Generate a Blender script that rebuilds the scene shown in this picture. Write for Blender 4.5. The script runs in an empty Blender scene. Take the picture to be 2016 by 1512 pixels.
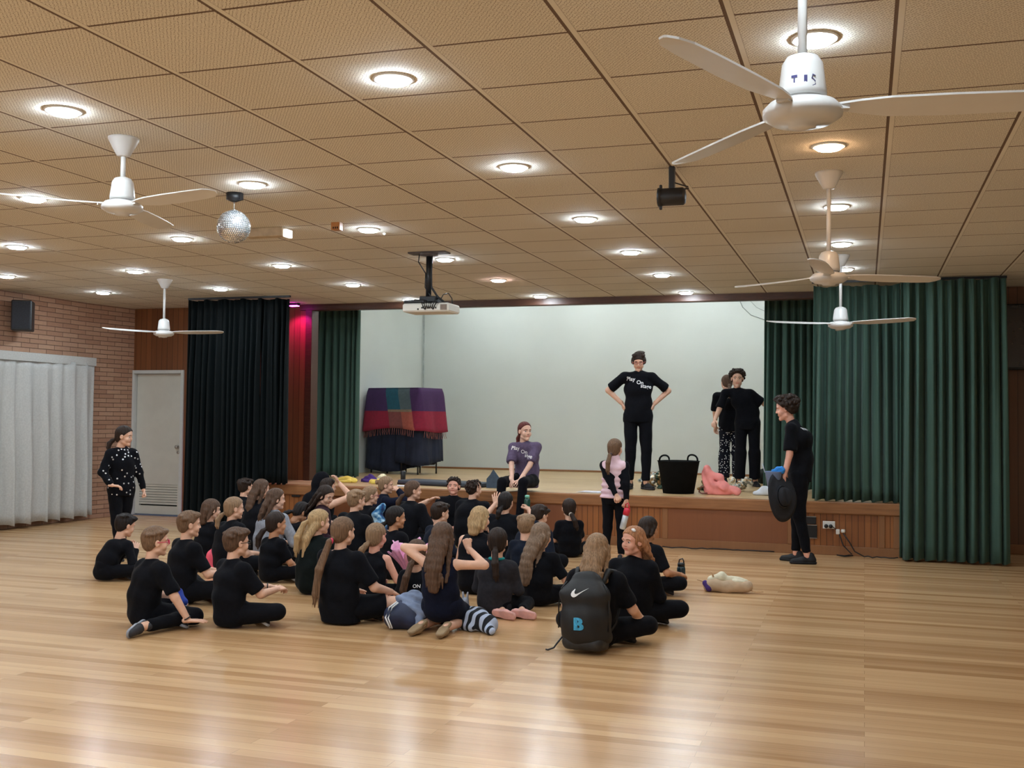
import bpy, math, random
import numpy as np
from mathutils import Vector, Matrix
from mathutils.bvhtree import BVHTree
SC = bpy.context.scene
COL = SC.collection
R = math.radians

# ------------------------------------------------------------ camera, world, exposure
ZCEIL = 3.01
cam_d = bpy.data.cameras.new('camera')
cam = bpy.data.objects.new('camera', cam_d); COL.objects.link(cam)
cam_d.sensor_fit = 'HORIZONTAL'; cam_d.sensor_width = 36.0
cam_d.lens = 36.0 * 2124.4 / 2016.0
cam_d.clip_start = 0.05; cam_d.clip_end = 100
_y, _p, _r = 0.3158, 0.03207, 0.01040
_f = Vector((-math.sin(_y)*math.cos(_p), math.cos(_y)*math.cos(_p), math.sin(_p)))
_rt = Vector((math.cos(_y), math.sin(_y), 0)); _up = _rt.cross(_f)
_r2 = math.cos(_r)*_rt + math.sin(_r)*_up; _u2 = -math.sin(_r)*_rt + math.cos(_r)*_up
cam.matrix_world = Matrix(((_r2.x, _u2.x, -_f.x, 0), (_r2.y, _u2.y, -_f.y, 0), (_r2.z, _u2.z, -_f.z, 1.46), (0, 0, 0, 1)))
SC.camera = cam
W = bpy.data.worlds.new('world'); SC.world = W; W.use_nodes = True
W.node_tree.nodes['Background'].inputs[0].default_value = (0.02, 0.022, 0.03, 1)
W.node_tree.nodes['Background'].inputs[1].default_value = 1.0
SC.view_settings.view_transform = 'Standard'; SC.view_settings.look = 'None'
SC.view_settings.gamma = 1.0; SC.view_settings.exposure = 1.27
SC.view_settings.use_curve_mapping = False
LAMP_E = 95.0        # radiance of the ceiling downlights
STAGE_E = 20.0        # radiance of the stage batten tubes

# ------------------------------------------------------------ helpers
def s2l(c):
    return tuple((x/12.92 if x <= 0.04045 else ((x+0.055)/1.055)**2.4) for x in c)
def C8(r, g, b): return s2l((r/255, g/255, b/255))
MATS = {}
def lerp(a, b, t): return a+(b-a)*t
V3 = lambda *a: np.array(a, float)
def nodes(m):
    m.use_nodes = True; nt = m.node_tree
    return nt, nt.nodes['Principled BSDF']
def N(nt, t, **kw):
    n = nt.nodes.new(t)
    for k, v in kw.items(): setattr(n, k, v)
    return n
def math_(nt, op, a, b=None, c=None):
    n = nt.nodes.new('ShaderNodeMath'); n.operation = op
    for i, v in enumerate((a, b, c)):
        if v is None: continue
        if isinstance(v, (int, float)): n.inputs[i].default_value = v
        else: nt.links.new(v, n.inputs[i])
    return n.outputs[0]
def mixc(nt, fac, a, b):
    n = nt.nodes.new('ShaderNodeMix'); n.data_type = 'RGBA'
    for i, v in ((0, fac), (6, a), (7, b)):
        if isinstance(v, (int, float)): n.inputs[i].default_value = v
        elif isinstance(v, tuple): n.inputs[i].default_value = (*v[:3], 1)
        else: nt.links.new(v, n.inputs[i])
    return n.outputs[2]
def mat(name, col, rough=0.6, metal=0.0, var=0.12, scale=12.0, bump=0.0, bscale=60.0, sheen=0.0, stretch=None, emit=None, spec=None, coat=0.0):
    if name in MATS: return MATS[name]
    m = bpy.data.materials.new(name); nt, b = nodes(m)
    b.inputs['Roughness'].default_value = rough; b.inputs['Metallic'].default_value = metal
    if spec is not None: b.inputs['Specular IOR Level'].default_value = spec
    if sheen: b.inputs['Sheen Weight'].default_value = sheen; b.inputs['Sheen Roughness'].default_value = 0.4
    if coat: b.inputs['Coat Weight'].default_value = coat
    tc = N(nt, 'ShaderNodeTexCoord'); mp = N(nt, 'ShaderNodeMapping')
    nt.links.new(tc.outputs['Object'], mp.inputs[0])
    if stretch: mp.inputs['Scale'].default_value = stretch
    nz = N(nt, 'ShaderNodeTexNoise'); nz.inputs['Scale'].default_value = scale; nz.inputs['Detail'].default_value = 4
    nt.links.new(mp.outputs[0], nz.inputs['Vector'])
    dark = tuple(c*(1-var*1.6) for c in col); lite = tuple(min(1, c*(1+var*1.6)) for c in col)
    mr = N(nt, 'ShaderNodeMapRange'); mr.inputs[1].default_value = 0.3; mr.inputs[2].default_value = 0.7
    nt.links.new(nz.outputs[0], mr.inputs[0])
    nt.links.new(mixc(nt, mr.outputs[0], dark, lite), b.inputs['Base Color'])
    if bump:
        n2 = N(nt, 'ShaderNodeTexNoise'); n2.inputs['Scale'].default_value = bscale; n2.inputs['Detail'].default_value = 3
        nt.links.new(mp.outputs[0], n2.inputs['Vector'])
        bp = N(nt, 'ShaderNodeBump'); bp.inputs['Strength'].default_value = bump; bp.inputs['Distance'].default_value = 0.01
        nt.links.new(n2.outputs[0], bp.inputs['Height']); nt.links.new(bp.outputs[0], b.inputs['Normal'])
    if emit:
        b.inputs['Emission Color'].default_value = (*emit[0], 1); b.inputs['Emission Strength'].default_value = emit[1]
    MATS[name] = m; return m

class MB:
    """collects shapes, then links them as ONE mesh object"""
    def __init__(s): s.v = []; s.f = []; s.mi = []; s.sm = []
    def add(s, vs, fs, mi=0, smooth=False):
        o = len(s.v); s.v.extend([tuple(v) for v in vs])
        for f in fs: s.f.append(tuple(i+o for i in f)); s.mi.append(mi); s.sm.append(smooth)
        return s
    def box(s, x0, x1, y0, y1, z0, z1, mi=0, M=None, bev=0.0):
        if bev > 0:
            b = min(bev, (x1-x0)*.45, (y1-y0)*.45, (z1-z0)*.45)
            vs = []; 
            X = [(x0, x0+b), (x1, x1-b)]; Y = [(y0, y0+b), (y1, y1-b)]; Z = [(z0, z0+b), (z1, z1-b)]
            idx = {}
            for i in (0, 1):
                for j in (0, 1):
                    for k in (0, 1):
                        for a in range(3):
                            idx[(i, j, k, a)] = len(vs)
                            vs.append((X[i][a != 0], Y[j][a != 1], Z[k][a != 2]))
            fs = []
            c = idx
            fs.append([c[(0, 0, 0, 0)], c[(0, 0, 1, 0)], c[(0, 1, 1, 0)], c[(0, 1, 0, 0)]])
            fs.append([c[(1, 0, 0, 0)], c[(1, 1, 0, 0)], c[(1, 1, 1, 0)], c[(1, 0, 1, 0)]])
            fs.append([c[(0, 0, 0, 1)], c[(1, 0, 0, 1)], c[(1, 0, 1, 1)], c[(0, 0, 1, 1)]])
            fs.append([c[(0, 1, 0, 1)], c[(0, 1, 1, 1)], c[(1, 1, 1, 1)], c[(1, 1, 0, 1)]])
            fs.append([c[(0, 0, 0, 2)], c[(0, 1, 0, 2)], c[(1, 1, 0, 2)], c[(1, 0, 0, 2)]])
            fs.append([c[(0, 0, 1, 2)], c[(1, 0, 1, 2)], c[(1, 1, 1, 2)], c[(0, 1, 1, 2)]])
            for i in (0, 1):
                for j in (0, 1): fs.append([c[(i, j, 0, 0)], c[(i, j, 0, 1)], c[(i, j, 1, 1)], c[(i, j, 1, 0)]])
                for k in (0, 1): fs.append([c[(i, 0, k, 0)], c[(i, 0, k, 2)], c[(i, 1, k, 2)], c[(i, 1, k, 0)]])
            for j in (0, 1):
                for k in (0, 1): fs.append([c[(0, j, k, 1)], c[(0, j, k, 2)], c[(1, j, k, 2)], c[(1, j, k, 1)]])
            for i in (0, 1):
                for j in (0, 1):
                    for k in (0, 1): fs.append([c[(i, j, k, 0)], c[(i, j, k, 1)], c[(i, j, k, 2)]])
        else:
            vs = [(x, y, z) for x in (x0, x1) for y in (y0, y1) for z in (z0, z1)]
            fs = [(0, 1, 3, 2), (4, 6, 7, 5), (0, 4, 5, 1), (2, 3, 7, 6), (0, 2, 6, 4), (1, 5, 7, 3)]
        if M is not None: vs = [M @ Vector(v) for v in vs]
        return s.add(vs, fs, mi)
    def lathe(s, prof, c=(0, 0, 0), n=32, mi=0, M=None, smooth=True):
        vs = []; fs = []
        for r, z in prof:
            for k in range(n):
                a = 2*math.pi*k/n; v = Vector((c[0]+r*math.cos(a), c[1]+r*math.sin(a), c[2]+z))
                vs.append(M @ v if M is not None else v)
        for i in range(len(prof)-1):
            for k in range(n): fs.append((i*n+k, i*n+(k+1) % n, (i+1)*n+(k+1) % n, (i+1)*n+k))
        fs.append(tuple(range(n-1, -1, -1))); fs.append(tuple((len(prof)-1)*n+k for k in range(n)))
        return s.add(vs, fs, mi, smooth)
    def tube(s, pts, r, n=8, mi=0, closed=False):
        pts = [Vector(p) for p in pts]; rs = r if isinstance(r, (list, tuple)) else [r]*len(pts)
        vs = []; fs = []; up = Vector((0.13, 0.21, 0.97)).normalized(); m = len(pts)
        for i, p in enumerate(pts):
            a = pts[(i-1) % m] if (closed or i > 0) else p; b = pts[(i+1) % m] if (closed or i < m-1) else p
            t = (b-a).normalized(); x = t.cross(up)
            if x.length < 1e-3: x = t.cross(Vector((1, 0, 0)))
            x.normalize(); y = t.cross(x)
            for k in range(n):
                an = 2*math.pi*k/n; vs.append(p + (x*math.cos(an)+y*math.sin(an))*rs[i])
        for i in range(m if closed else m-1):
            j = (i+1) % m
            for k in range(n): fs.append((i*n+k, j*n+k, j*n+(k+1) % n, i*n+(k+1) % n))
        if not closed: fs.append(tuple(range(n))); fs.append(tuple((m-1)*n+k for k in range(n-1, -1, -1)))
        return s.add(vs, fs, mi, True)
    def prism(s, outline, z0, z1, mi=0, M=None):
        n = len(outline)
        vs = [(x, y, z0) for x, y in outline]+[(x, y, z1) for x, y in outline]
        fs = [tuple(range(n-1, -1, -1)), tuple(range(n, 2*n))]+[(i, (i+1) % n, n+(i+1) % n, n+i) for i in range(n)]
        if M is not None: vs = [M @ Vector(v) for v in vs]
        return s.add(vs, fs, mi)
    def mesh(s, name):
        me = bpy.data.meshes.new(name); me.from_pydata(s.v, [], s.f)
        me.polygons.foreach_set('material_index', s.mi); me.polygons.foreach_set('use_smooth', s.sm); me.update()
        import bmesh
        bm = bmesh.new(); bm.from_mesh(me); bmesh.ops.recalc_face_normals(bm, faces=bm.faces); bm.to_mesh(me); bm.free()
        return me
    def build(s, name, mats, parent=None, loc=None):
        me = s.mesh(name); return link(name, me, mats, parent, loc)
def link(name, me, mats, parent=None, loc=None, M=None):
    if not isinstance(mats, (list, tuple)): mats = [mats]
    if len(me.materials) == 0:
        for m in mats: me.materials.append(m)
    o = bpy.data.objects.new(name, me); COL.objects.link(o)
    if parent is not None: o.parent = parent
    if loc is not None: o.location = loc
    if M is not None: o.matrix_local = M
    for i, m in enumerate(mats):
        if me.materials[i] != m:
            o.material_slots[i].link = 'OBJECT'; o.material_slots[i].material = m
    return o
def empty(name, loc=(0, 0, 0), rz=0.0):
    o = bpy.data.objects.new(name, None); COL.objects.link(o); o.location = loc; o.rotation_euler = (0, 0, rz)
    o.empty_display_size = 0.1
    return o
def tag(o, label, cat, group=None):
    o['label'] = label; o['category'] = cat
    if group: o['group'] = group
    return o
def struct(o): o['kind'] = 'structure'; return o
def copy_tree(o, parent=None):
    c = o.copy(); COL.objects.link(c)
    if parent is not None: c.parent = parent
    for ch in list(o.children): copy_tree(ch, c)
    return c

# ------------------------------------------------------------ implicit surfaces (smooth blends of tapered limbs)
class Field:
    def __init__(s, h, k=0.02):
        s.h = h; s.k = k; s.pr = []; s.sub = []; s.post = []
    def cap(s, a, b, ra, rb=None, k=None, cut=None, flat=None):
        # tapered capsule; cut=(point,normal) keeps the side against the normal; flat=(axis,ratio) widens along axis
        s.pr.append(('c', np.array(a, float), np.array(b, float), ra, ra if rb is None else rb, k, cut, flat)); return s
    def ell(s, c, r, Rm=None, k=None, sub=False):
        s.pr.append(('s' if sub else 'e', np.array(c, float), np.array(r, float), Rm, k)); return s
    def chain(s, pts, rs, k=None, flat=None):
        for i in range(len(pts)-1): s.cap(pts[i], pts[i+1], rs[i], rs[i+1], k, None, flat)
        return s
    def solve(s, noise=None, clip=None):
        h = s.h; lo = np.full(3, 1e9); hi = -lo
        for p in s.pr:
            if p[0] == 'c':
                r = max(p[3], p[4])*(max(1, p[7][1]) if p[7] else 1)
                lo = np.minimum(lo, np.minimum(p[1], p[2])-r); hi = np.maximum(hi, np.maximum(p[1], p[2])+r)
            elif p[0] == 'e':
                r = max(p[2]); lo = np.minimum(lo, p[1]-r); hi = np.maximum(hi, p[1]+r)
        pad = 3*h+0.006; lo = lo-pad; hi = hi+pad
        n = np.ceil((hi-lo)/h).astype(int)+1
        ax = [lo[i]+h*np.arange(n[i]) for i in range(3)]
        D = np.full(n, 0.5, np.float32)
        for p in s.pr:
            k = (p[5] if p[0] == 'c' else p[4]); k = s.k if k is None else k
            m = 2.5*h+k
            if p[0] == 'c':
                fr = (max(1, p[7][1]) if p[7] else 1)
                r = max(p[3], p[4])*fr
                l = np.minimum(p[1], p[2])-r-m; u = np.maximum(p[1], p[2])+r+m
            else:
                r = max(p[2]); l = p[1]-r-m; u = p[1]+r+m
            i0 = np.maximum(0, np.floor((l-lo)/h).astype(int)); i1 = np.minimum(n, np.ceil((u-lo)/h).astype(int)+1)
            if (i1 <= i0).any(): continue
            sl = tuple(slice(i0[i], i1[i]) for i in range(3))
            X = (ax[0][sl[0]][:, None, None]).astype(np.float32); Y = (ax[1][sl[1]][None, :, None]).astype(np.float32); Z = (ax[2][sl[2]][None, None, :]).astype(np.float32)
            if p[0] == 'c':
                a, b = p[1], p[2]; ab = b-a
                px, py, pz = X-a[0], Y-a[1], Z-a[2]
                if p[7]:
                    A = np.array(p[7][0], float); A /= np.linalg.norm(A); g = 1/p[7][1]-1
                    q = (px*A[0]+py*A[1]+pz*A[2])*g
                    px = px+q*A[0]; py = py+q*A[1]; pz = pz+q*A[2]
                    ab = ab+A*(ab@A)*g
                L = max(1e-9, ab@ab)
                t = np.clip((px*ab[0]+py*ab[1]+pz*ab[2])/L, 0, 1)
                d = np.sqrt((px-t*ab[0])**2+(py-t*ab[1])**2+(pz-t*ab[2])**2)-(p[3]+t*(p[4]-p[3]))
                if p[6]:
                    cp, cn = p[6]; cn = np.array(cn, float); cn /= np.linalg.norm(cn)
                    d = np.maximum(d, (X-cp[0])*cn[0]+(Y-cp[1])*cn[1]+(Z-cp[2])*cn[2])
            else:
                px, py, pz = X-p[1][0], Y-p[1][1], Z-p[1][2]
                if p[3] is not None:
                    M = np.array(p[3]).T  # columns of Rm are the local axes
                    px, py, pz = (M[0][0]*px+M[0][1]*py+M[0][2]*pz, M[1][0]*px+M[1][1]*py+M[1][2]*pz, M[2][0]*px+M[2][1]*py+M[2][2]*pz)
                r = p[2]
                k0 = np.sqrt((px/r[0])**2+(py/r[1])**2+(pz/r[2])**2); k1 = np.sqrt((px/r[0]**2)**2+(py/r[1]**2)**2+(pz/r[2]**2)**2)+1e-9
                d = k0*(k0-1)/k1
            O = D[sl]
            if p[0] == 's':
                hh = np.clip(0.5-0.5*(O+d)/max(k, 1e-4), 0, 1); D[sl] = O*(1-hh)+(-d)*hh+k*hh*(1-hh)
            elif k > 0:
                hh = np.clip(0.5+0.5*(O-d)/k, 0, 1); D[sl] = O*(1-hh)+d*hh-k*hh*(1-hh)
            else: D[sl] = np.minimum(O, d)
        if noise or clip:
            X = ax[0][:, None, None]; Y = ax[1][None, :, None]; Z = ax[2][None, None, :]
            if noise: D = D+noise(X, Y, Z).astype(np.float32)
            if clip: D = np.maximum(D, clip(X, Y, Z).astype(np.float32))
        D[0], D[-1], D[:, 0], D[:, -1], D[:, :, 0], D[:, :, -1] = .5, .5, .5, .5, .5, .5
        return nets(D, lo, h)
def nets(D, lo, h):
    S = D < 0; sh = np.array(D.shape)
    st = (sh[1]*sh[2], sh[2], 1)
    ids = []; pts = []; quads = []
    for a in range(3):
        sa = [slice(None)]*3; sb = [slice(None)]*3; sa[a] = slice(0, -1); sb[a] = slice(1, None)
        S0 = S[tuple(sa)]; S1 = S[tuple(sb)]; c = np.nonzero(S0 != S1)
        I = np.stack(c, 1)
        D0 = D[tuple(sa)][c]; D1 = D[tuple(sb)][c]; t = D0/(D0-D1)
        P = I.astype(np.float64); P[:, a] += t
        b, d = (a+1) % 3, (a+2) % 3
        base = I@np.array(st)
        cells = [base, base-st[b], base-st[b]-st[d], base-st[d]]
        for q in cells: ids.append(q); pts.append(P)
        Q = np.stack(cells, 1); fl = S0[c]; Q[~fl] = Q[~fl][:, ::-1]
        quads.append(Q)
    ids = np.concatenate(ids); pts = np.concatenate(pts); quads = np.concatenate(quads)
    u, inv = np.unique(ids, return_inverse=True)
    cnt = np.bincount(inv)
    V = np.stack([np.bincount(inv, pts[:, i])/cnt for i in range(3)], 1)
    F = np.searchsorted(u, quads)
    # one pass of gentle smoothing
    nv = len(V)
    E = np.concatenate([F[:, [0, 1]], F[:, [1, 2]], F[:, [2, 3]], F[:, [3, 0]]])
    for _ in range(2):
        acc = np.zeros_like(V); w = np.bincount(E[:, 0], minlength=nv)+np.bincount(E[:, 1], minlength=nv)
        for i in range(3): acc[:, i] = np.bincount(E[:, 0], V[E[:, 1], i], nv)+np.bincount(E[:, 1], V[E[:, 0], i], nv)
        V = V*0.5+0.5*acc/np.maximum(w, 1)[:, None]
    return V*h+lo, F
class Soup:
    """numpy vertices + quads, several pieces into one mesh"""
    def __init__(s): s.V = []; s.F = []; s.M = []; s.n = 0
    def add(s, V, F, mi=0):
        s.V.append(V); s.F.append(np.asarray(F)+s.n); s.M.append(mi if isinstance(mi, np.ndarray) else np.full(len(F), mi)); s.n += len(V)
    def mesh(s, name):
        V = np.concatenate(s.V); me = bpy.data.meshes.new(name)
        F = np.concatenate(s.F); M = np.concatenate(s.M).astype(np.int32)
        me.vertices.add(len(V)); me.vertices.foreach_set('co', V.astype(np.float32).ravel())
        me.loops.add(F.size); me.loops.foreach_set('vertex_index', F.astype(np.int32).ravel())
        me.polygons.add(len(F)); me.polygons.foreach_set('loop_start', (np.arange(len(F))*4).astype(np.int32))
        me.polygons.foreach_set('material_index', M); me.polygons.foreach_set('use_smooth', np.ones(len(F), bool))
        me.update(calc_edges=True); me.validate(); return me
def soup_mesh(name, V, F, mi=0):
    s = Soup(); s.add(V, F, mi); return s.mesh(name)
def folds(amp, f, seed=0):
    r = np.random.RandomState(seed); a = r.uniform(-1, 1, (4, 3))*f; ph = r.uniform(0, 6.28, 4)
    def fn(X, Y, Z):
        q = [np.sin(a[i][0]*X+a[i][1]*Y+a[i][2]*Z+ph[i]) for i in range(4)]
        return amp*(q[0]*q[1]+q[2]*q[3])
    return fn

# ------------------------------------------------------------ surface materials
def geo_pos(nt):
    g = N(nt, 'ShaderNodeNewGeometry'); s = N(nt, 'ShaderNodeSeparateXYZ'); nt.links.new(g.outputs['Position'], s.inputs[0]); return g, s
def comb(nt, x, y, z=0.0):
    c = N(nt, 'ShaderNodeCombineXYZ')
    for i, v in enumerate((x, y, z)):
        if isinstance(v, (int, float)): c.inputs[i].default_value = v
        else: nt.links.new(v, c.inputs[i])
    return c.outputs[0]
def floor_mat(name='floor_boards', c1=C8(218, 178, 132), c2=C8(174, 130, 86), rough=.23, bright=1.0):
    m = bpy.data.materials.new(name); nt, b = nodes(m); g, s = geo_pos(nt)
    br = N(nt, 'ShaderNodeTexBrick'); nt.links.new(comb(nt, s.outputs[0], s.outputs[1]), br.inputs['Vector'])
    br.inputs['Scale'].default_value = 1.0; br.inputs['Brick Width'].default_value = 1.9; br.inputs['Row Height'].default_value = .082
    br.inputs['Mortar Size'].default_value = .0012; br.inputs['Mortar Smooth'].default_value = .3; br.inputs['Bias'].default_value = 0.0
    br.offset = .37; br.offset_frequency = 2; br.squash = 1.0
    br.inputs['Color1'].default_value = (0, 0, 0, 1); br.inputs['Color2'].default_value = (1, 1, 1, 1); br.inputs['Mortar'].default_value = (.5, .5, .5, 1)
    # grain stretched along the boards
    nz = N(nt, 'ShaderNodeTexNoise'); nz.inputs['Scale'].default_value = 1; nz.inputs['Detail'].default_value = 6
    nt.links.new(comb(nt, math_(nt, 'MULTIPLY', s.outputs[0], 1.6), math_(nt, 'MULTIPLY', s.outputs[1], 60), math_(nt, 'MULTIPLY', br.outputs[0], 20)), nz.inputs['Vector'])
    n2 = N(nt, 'ShaderNodeTexNoise'); n2.inputs['Scale'].default_value = 1; n2.inputs['Detail'].default_value = 2
    nt.links.new(comb(nt, math_(nt, 'MULTIPLY', s.outputs[0], .35), math_(nt, 'MULTIPLY', s.outputs[1], 12.2)), n2.inputs['Vector'])
    v = math_(nt, 'ADD', math_(nt, 'MULTIPLY', br.outputs[0], .45), math_(nt, 'ADD', math_(nt, 'MULTIPLY', nz.outputs[0], .30), math_(nt, 'MULTIPLY', n2.outputs[0], .35)))
    cr = N(nt, 'ShaderNodeValToRGB'); nt.links.new(v, cr.inputs[0])
    e = cr.color_ramp.elements; e[0].position = .24; e[0].color = (*c2, 1); e[1].position = .78; e[1].color = (*c1, 1)
    e2 = e.new(.5); e2.color = (*[(a+q)/2*1.03 for a, q in zip(c1, c2)], 1)
    col = mixc(nt, math_(nt, 'MULTIPLY', br.outputs[1], .55), cr.outputs[0], tuple(c*.35 for c in c2))
    nt.links.new(col, b.inputs['Base Color'])
    rn = N(nt, 'ShaderNodeTexNoise'); rn.inputs['Scale'].default_value = 1.2; nt.links.new(g.outputs['Position'], rn.inputs['Vector'])
    nt.links.new(math_(nt, 'ADD', rough-.06, math_(nt, 'MULTIPLY', rn.outputs[0], .12)), b.inputs['Roughness'])
    b.inputs['Specular IOR Level'].default_value = .5
    bp = N(nt, 'ShaderNodeBump'); bp.inputs['Strength'].default_value = .22; bp.inputs['Distance'].default_value = .003
    hv = N(nt, 'ShaderNodeTexNoise'); hv.inputs['Scale'].default_value = 1; hv.inputs['Detail'].default_value = 1
    nt.links.new(comb(nt, math_(nt, 'MULTIPLY', s.outputs[0], .8), math_(nt, 'MULTIPLY', s.outputs[1], 9)), hv.inputs['Vector'])
    nt.links.new(math_(nt, 'SUBTRACT', math_(nt, 'MULTIPLY', hv.outputs[0], 1.6), math_(nt, 'MULTIPLY', br.outputs[1], .6)), bp.inputs['Height']); nt.links.new(bp.outputs[0], b.inputs['Normal'])
    return m
def ceiling_mat():
    m = bpy.data.materials.new('ceiling_tiles'); nt, b = nodes(m); g, s = geo_pos(nt)
    TX, TY = .62, .606
    u = math_(nt, 'DIVIDE', math_(nt, 'ADD', s.outputs[0], 2.9806), TX); v = math_(nt, 'DIVIDE', math_(nt, 'SUBTRACT', s.outputs[1], 3.526), TY)
    def dist(q, T):   # metres to the nearest grid line
        fr = math_(nt, 'FRACT', q); return math_(nt, 'MULTIPLY', math_(nt, 'MINIMUM', fr, math_(nt, 'SUBTRACT', 1.0, fr)), T)
    du, dv = dist(u, TX), dist(v, TY)
    fru = math_(nt, 'MULTIPLY', math_(nt, 'FRACT', math_(nt, 'ADD', u, .5)), TX)      # .31 at the line
    # runner: a light strip with a dark reveal each side ; cross joints: a dark reveal
    lu = math_(nt, 'LESS_THAN', math_(nt, 'ABSOLUTE', math_(nt, 'SUBTRACT', fru, .306)), .0075)
    lu2 = math_(nt, 'LESS_THAN', math_(nt, 'ABSOLUTE', math_(nt, 'SUBTRACT', fru, .338)), .002)
    strip = math_(nt, 'LESS_THAN', math_(nt, 'ABSOLUTE', math_(nt, 'SUBTRACT', fru, .322)), .016)
    lv = math_(nt, 'LESS_THAN', dv, .0075)
    lv = math_(nt, 'MULTIPLY', lv, math_(nt, 'SUBTRACT', 1.0, strip))
    line = math_(nt, 'MAXIMUM', math_(nt, 'MAXIMUM', lu, math_(nt, 'MULTIPLY', lu2, .35)), lv)
    # punched dashes
    P = .0145; X = math_(nt, 'DIVIDE', math_(nt, 'ADD', math_(nt, 'MULTIPLY', s.outputs[0], .82), math_(nt, 'MULTIPLY', s.outputs[1], .57)), P); Y = math_(nt, 'DIVIDE', math_(nt, 'SUBTRACT', math_(nt, 'MULTIPLY', s.outputs[1], .82), math_(nt, 'MULTIPLY', s.outputs[0], .57)), P)
    cx, cy = math_(nt, 'FLOOR', X), math_(nt, 'FLOOR', Y)
    wn = N(nt, 'ShaderNodeTexWhiteNoise'); wn.noise_dimensions = '2D'; nt.links.new(comb(nt, cx, cy), wn.inputs['Vector'])
    sp = N(nt, 'ShaderNodeSeparateColor'); nt.links.new(wn.outputs['Color'], sp.inputs[0])
    lx = math_(nt, 'SUBTRACT', math_(nt, 'FRACT', X), math_(nt, 'ADD', .35, math_(nt, 'MULTIPLY', sp.outputs[1], .3)))
    ly = math_(nt, 'SUBTRACT', math_(nt, 'FRACT', Y), math_(nt, 'ADD', .35, math_(nt, 'MULTIPLY', sp.outputs[2], .3)))
    sw = math_(nt, 'GREATER_THAN', sp.outputs[0], .5)
    A = math_(nt, 'ABSOLUTE', lx); B = math_(nt, 'ABSOLUTE', ly)
    a = math_(nt, 'ADD', math_(nt, 'MULTIPLY', A, sw), math_(nt, 'MULTIPLY', B, math_(nt, 'SUBTRACT', 1.0, sw)))
    c = math_(nt, 'ADD', math_(nt, 'MULTIPLY', B, sw), math_(nt, 'MULTIPLY', A, math_(nt, 'SUBTRACT', 1.0, sw)))
    hole = math_(nt, 'MULTIPLY', math_(nt, 'LESS_THAN', a, .13), math_(nt, 'LESS_THAN', c, .34))
    hole = math_(nt, 'MULTIPLY', hole, math_(nt, 'SUBTRACT', 1.0, strip))
    nz = N(nt, 'ShaderNodeTexNoise'); nz.inputs['Scale'].default_value = 1.3; nt.links.new(g.outputs['Position'], nz.inputs['Vector'])
    n3 = N(nt, 'ShaderNodeTexNoise'); n3.inputs['Scale'].default_value = 55; nt.links.new(g.outputs['Position'], n3.inputs['Vector'])
    tone = N(nt, 'ShaderNodeTexWhiteNoise'); tone.noise_dimensions = '2D'; nt.links.new(comb(nt, math_(nt, 'FLOOR', u), math_(nt, 'FLOOR', v)), tone.inputs['Vector'])
    base = mixc(nt, math_(nt, 'ADD', math_(nt, 'MULTIPLY', nz.outputs[0], .4), math_(nt, 'ADD', math_(nt, 'MULTIPLY', tone.outputs[0], .25), math_(nt, 'MULTIPLY', n3.outputs[0], .35))), CEIL1, CEIL2)
    col = mixc(nt, math_(nt, 'MULTIPLY', hole, .62), base, C8(96, 66, 40))
    col = mixc(nt, math_(nt, 'MULTIPLY', line, .88), col, C8(84, 54, 34))
    nt.links.new(col, b.inputs['Base Color']); b.inputs['Roughness'].default_value = .85; b.inputs['Specular IOR Level'].default_value = .2
    bp = N(nt, 'ShaderNodeBump'); bp.inputs['Strength'].default_value = .5; bp.inputs['Distance'].default_value = .004; bp.invert = True
    nt.links.new(math_(nt, 'ADD', line, math_(nt, 'MULTIPLY', hole, .5)), bp.inputs['Height']); nt.links.new(bp.outputs[0], b.inputs['Normal'])
    return m
CEIL1, CEIL2 = C8(214, 208, 195), C8(231, 226, 214)
def brick_mat():
    m = bpy.data.materials.new('brickwork'); nt, b = nodes(m); g, s = geo_pos(nt)
    br = N(nt, 'ShaderNodeTexBrick'); nt.links.new(comb(nt, math_(nt, 'ADD', s.outputs[1], s.outputs[0]), s.outputs[2]), br.inputs['Vector'])
    br.inputs['Scale'].default_value = 1; br.inputs['Brick Width'].default_value = .30; br.inputs['Row Height'].default_value = .0625
    br.inputs['Mortar Size'].default_value = .0042; br.inputs['Mortar Smooth'].default_value = .2; br.inputs['Bias'].default_value = -.1
    br.inputs['Color1'].default_value = (*C8(190, 152, 126), 1); br.inputs['Color2'].default_value = (*C8(168, 126, 102), 1); br.inputs['Mortar'].default_value = (*C8(92, 68, 56), 1)
    nz = N(nt, 'ShaderNodeTexNoise'); nz.inputs['Scale'].default_value = 30; nt.links.new(g.outputs['Position'], nz.inputs['Vector'])
    nt.links.new(mixc(nt, math_(nt, 'MULTIPLY', nz.outputs[0], .35), br.outputs[0], C8(134, 98, 78)), b.inputs['Base Color']); b.inputs['Roughness'].default_value = .9
    bp = N(nt, 'ShaderNodeBump'); bp.inputs['Strength'].default_value = .8; bp.inputs['Distance'].default_value = .006; bp.invert = True
    nt.links.new(br.outputs[1], bp.inputs['Height']); nt.links.new(bp.outputs[0], b.inputs['Normal']); return m
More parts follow.
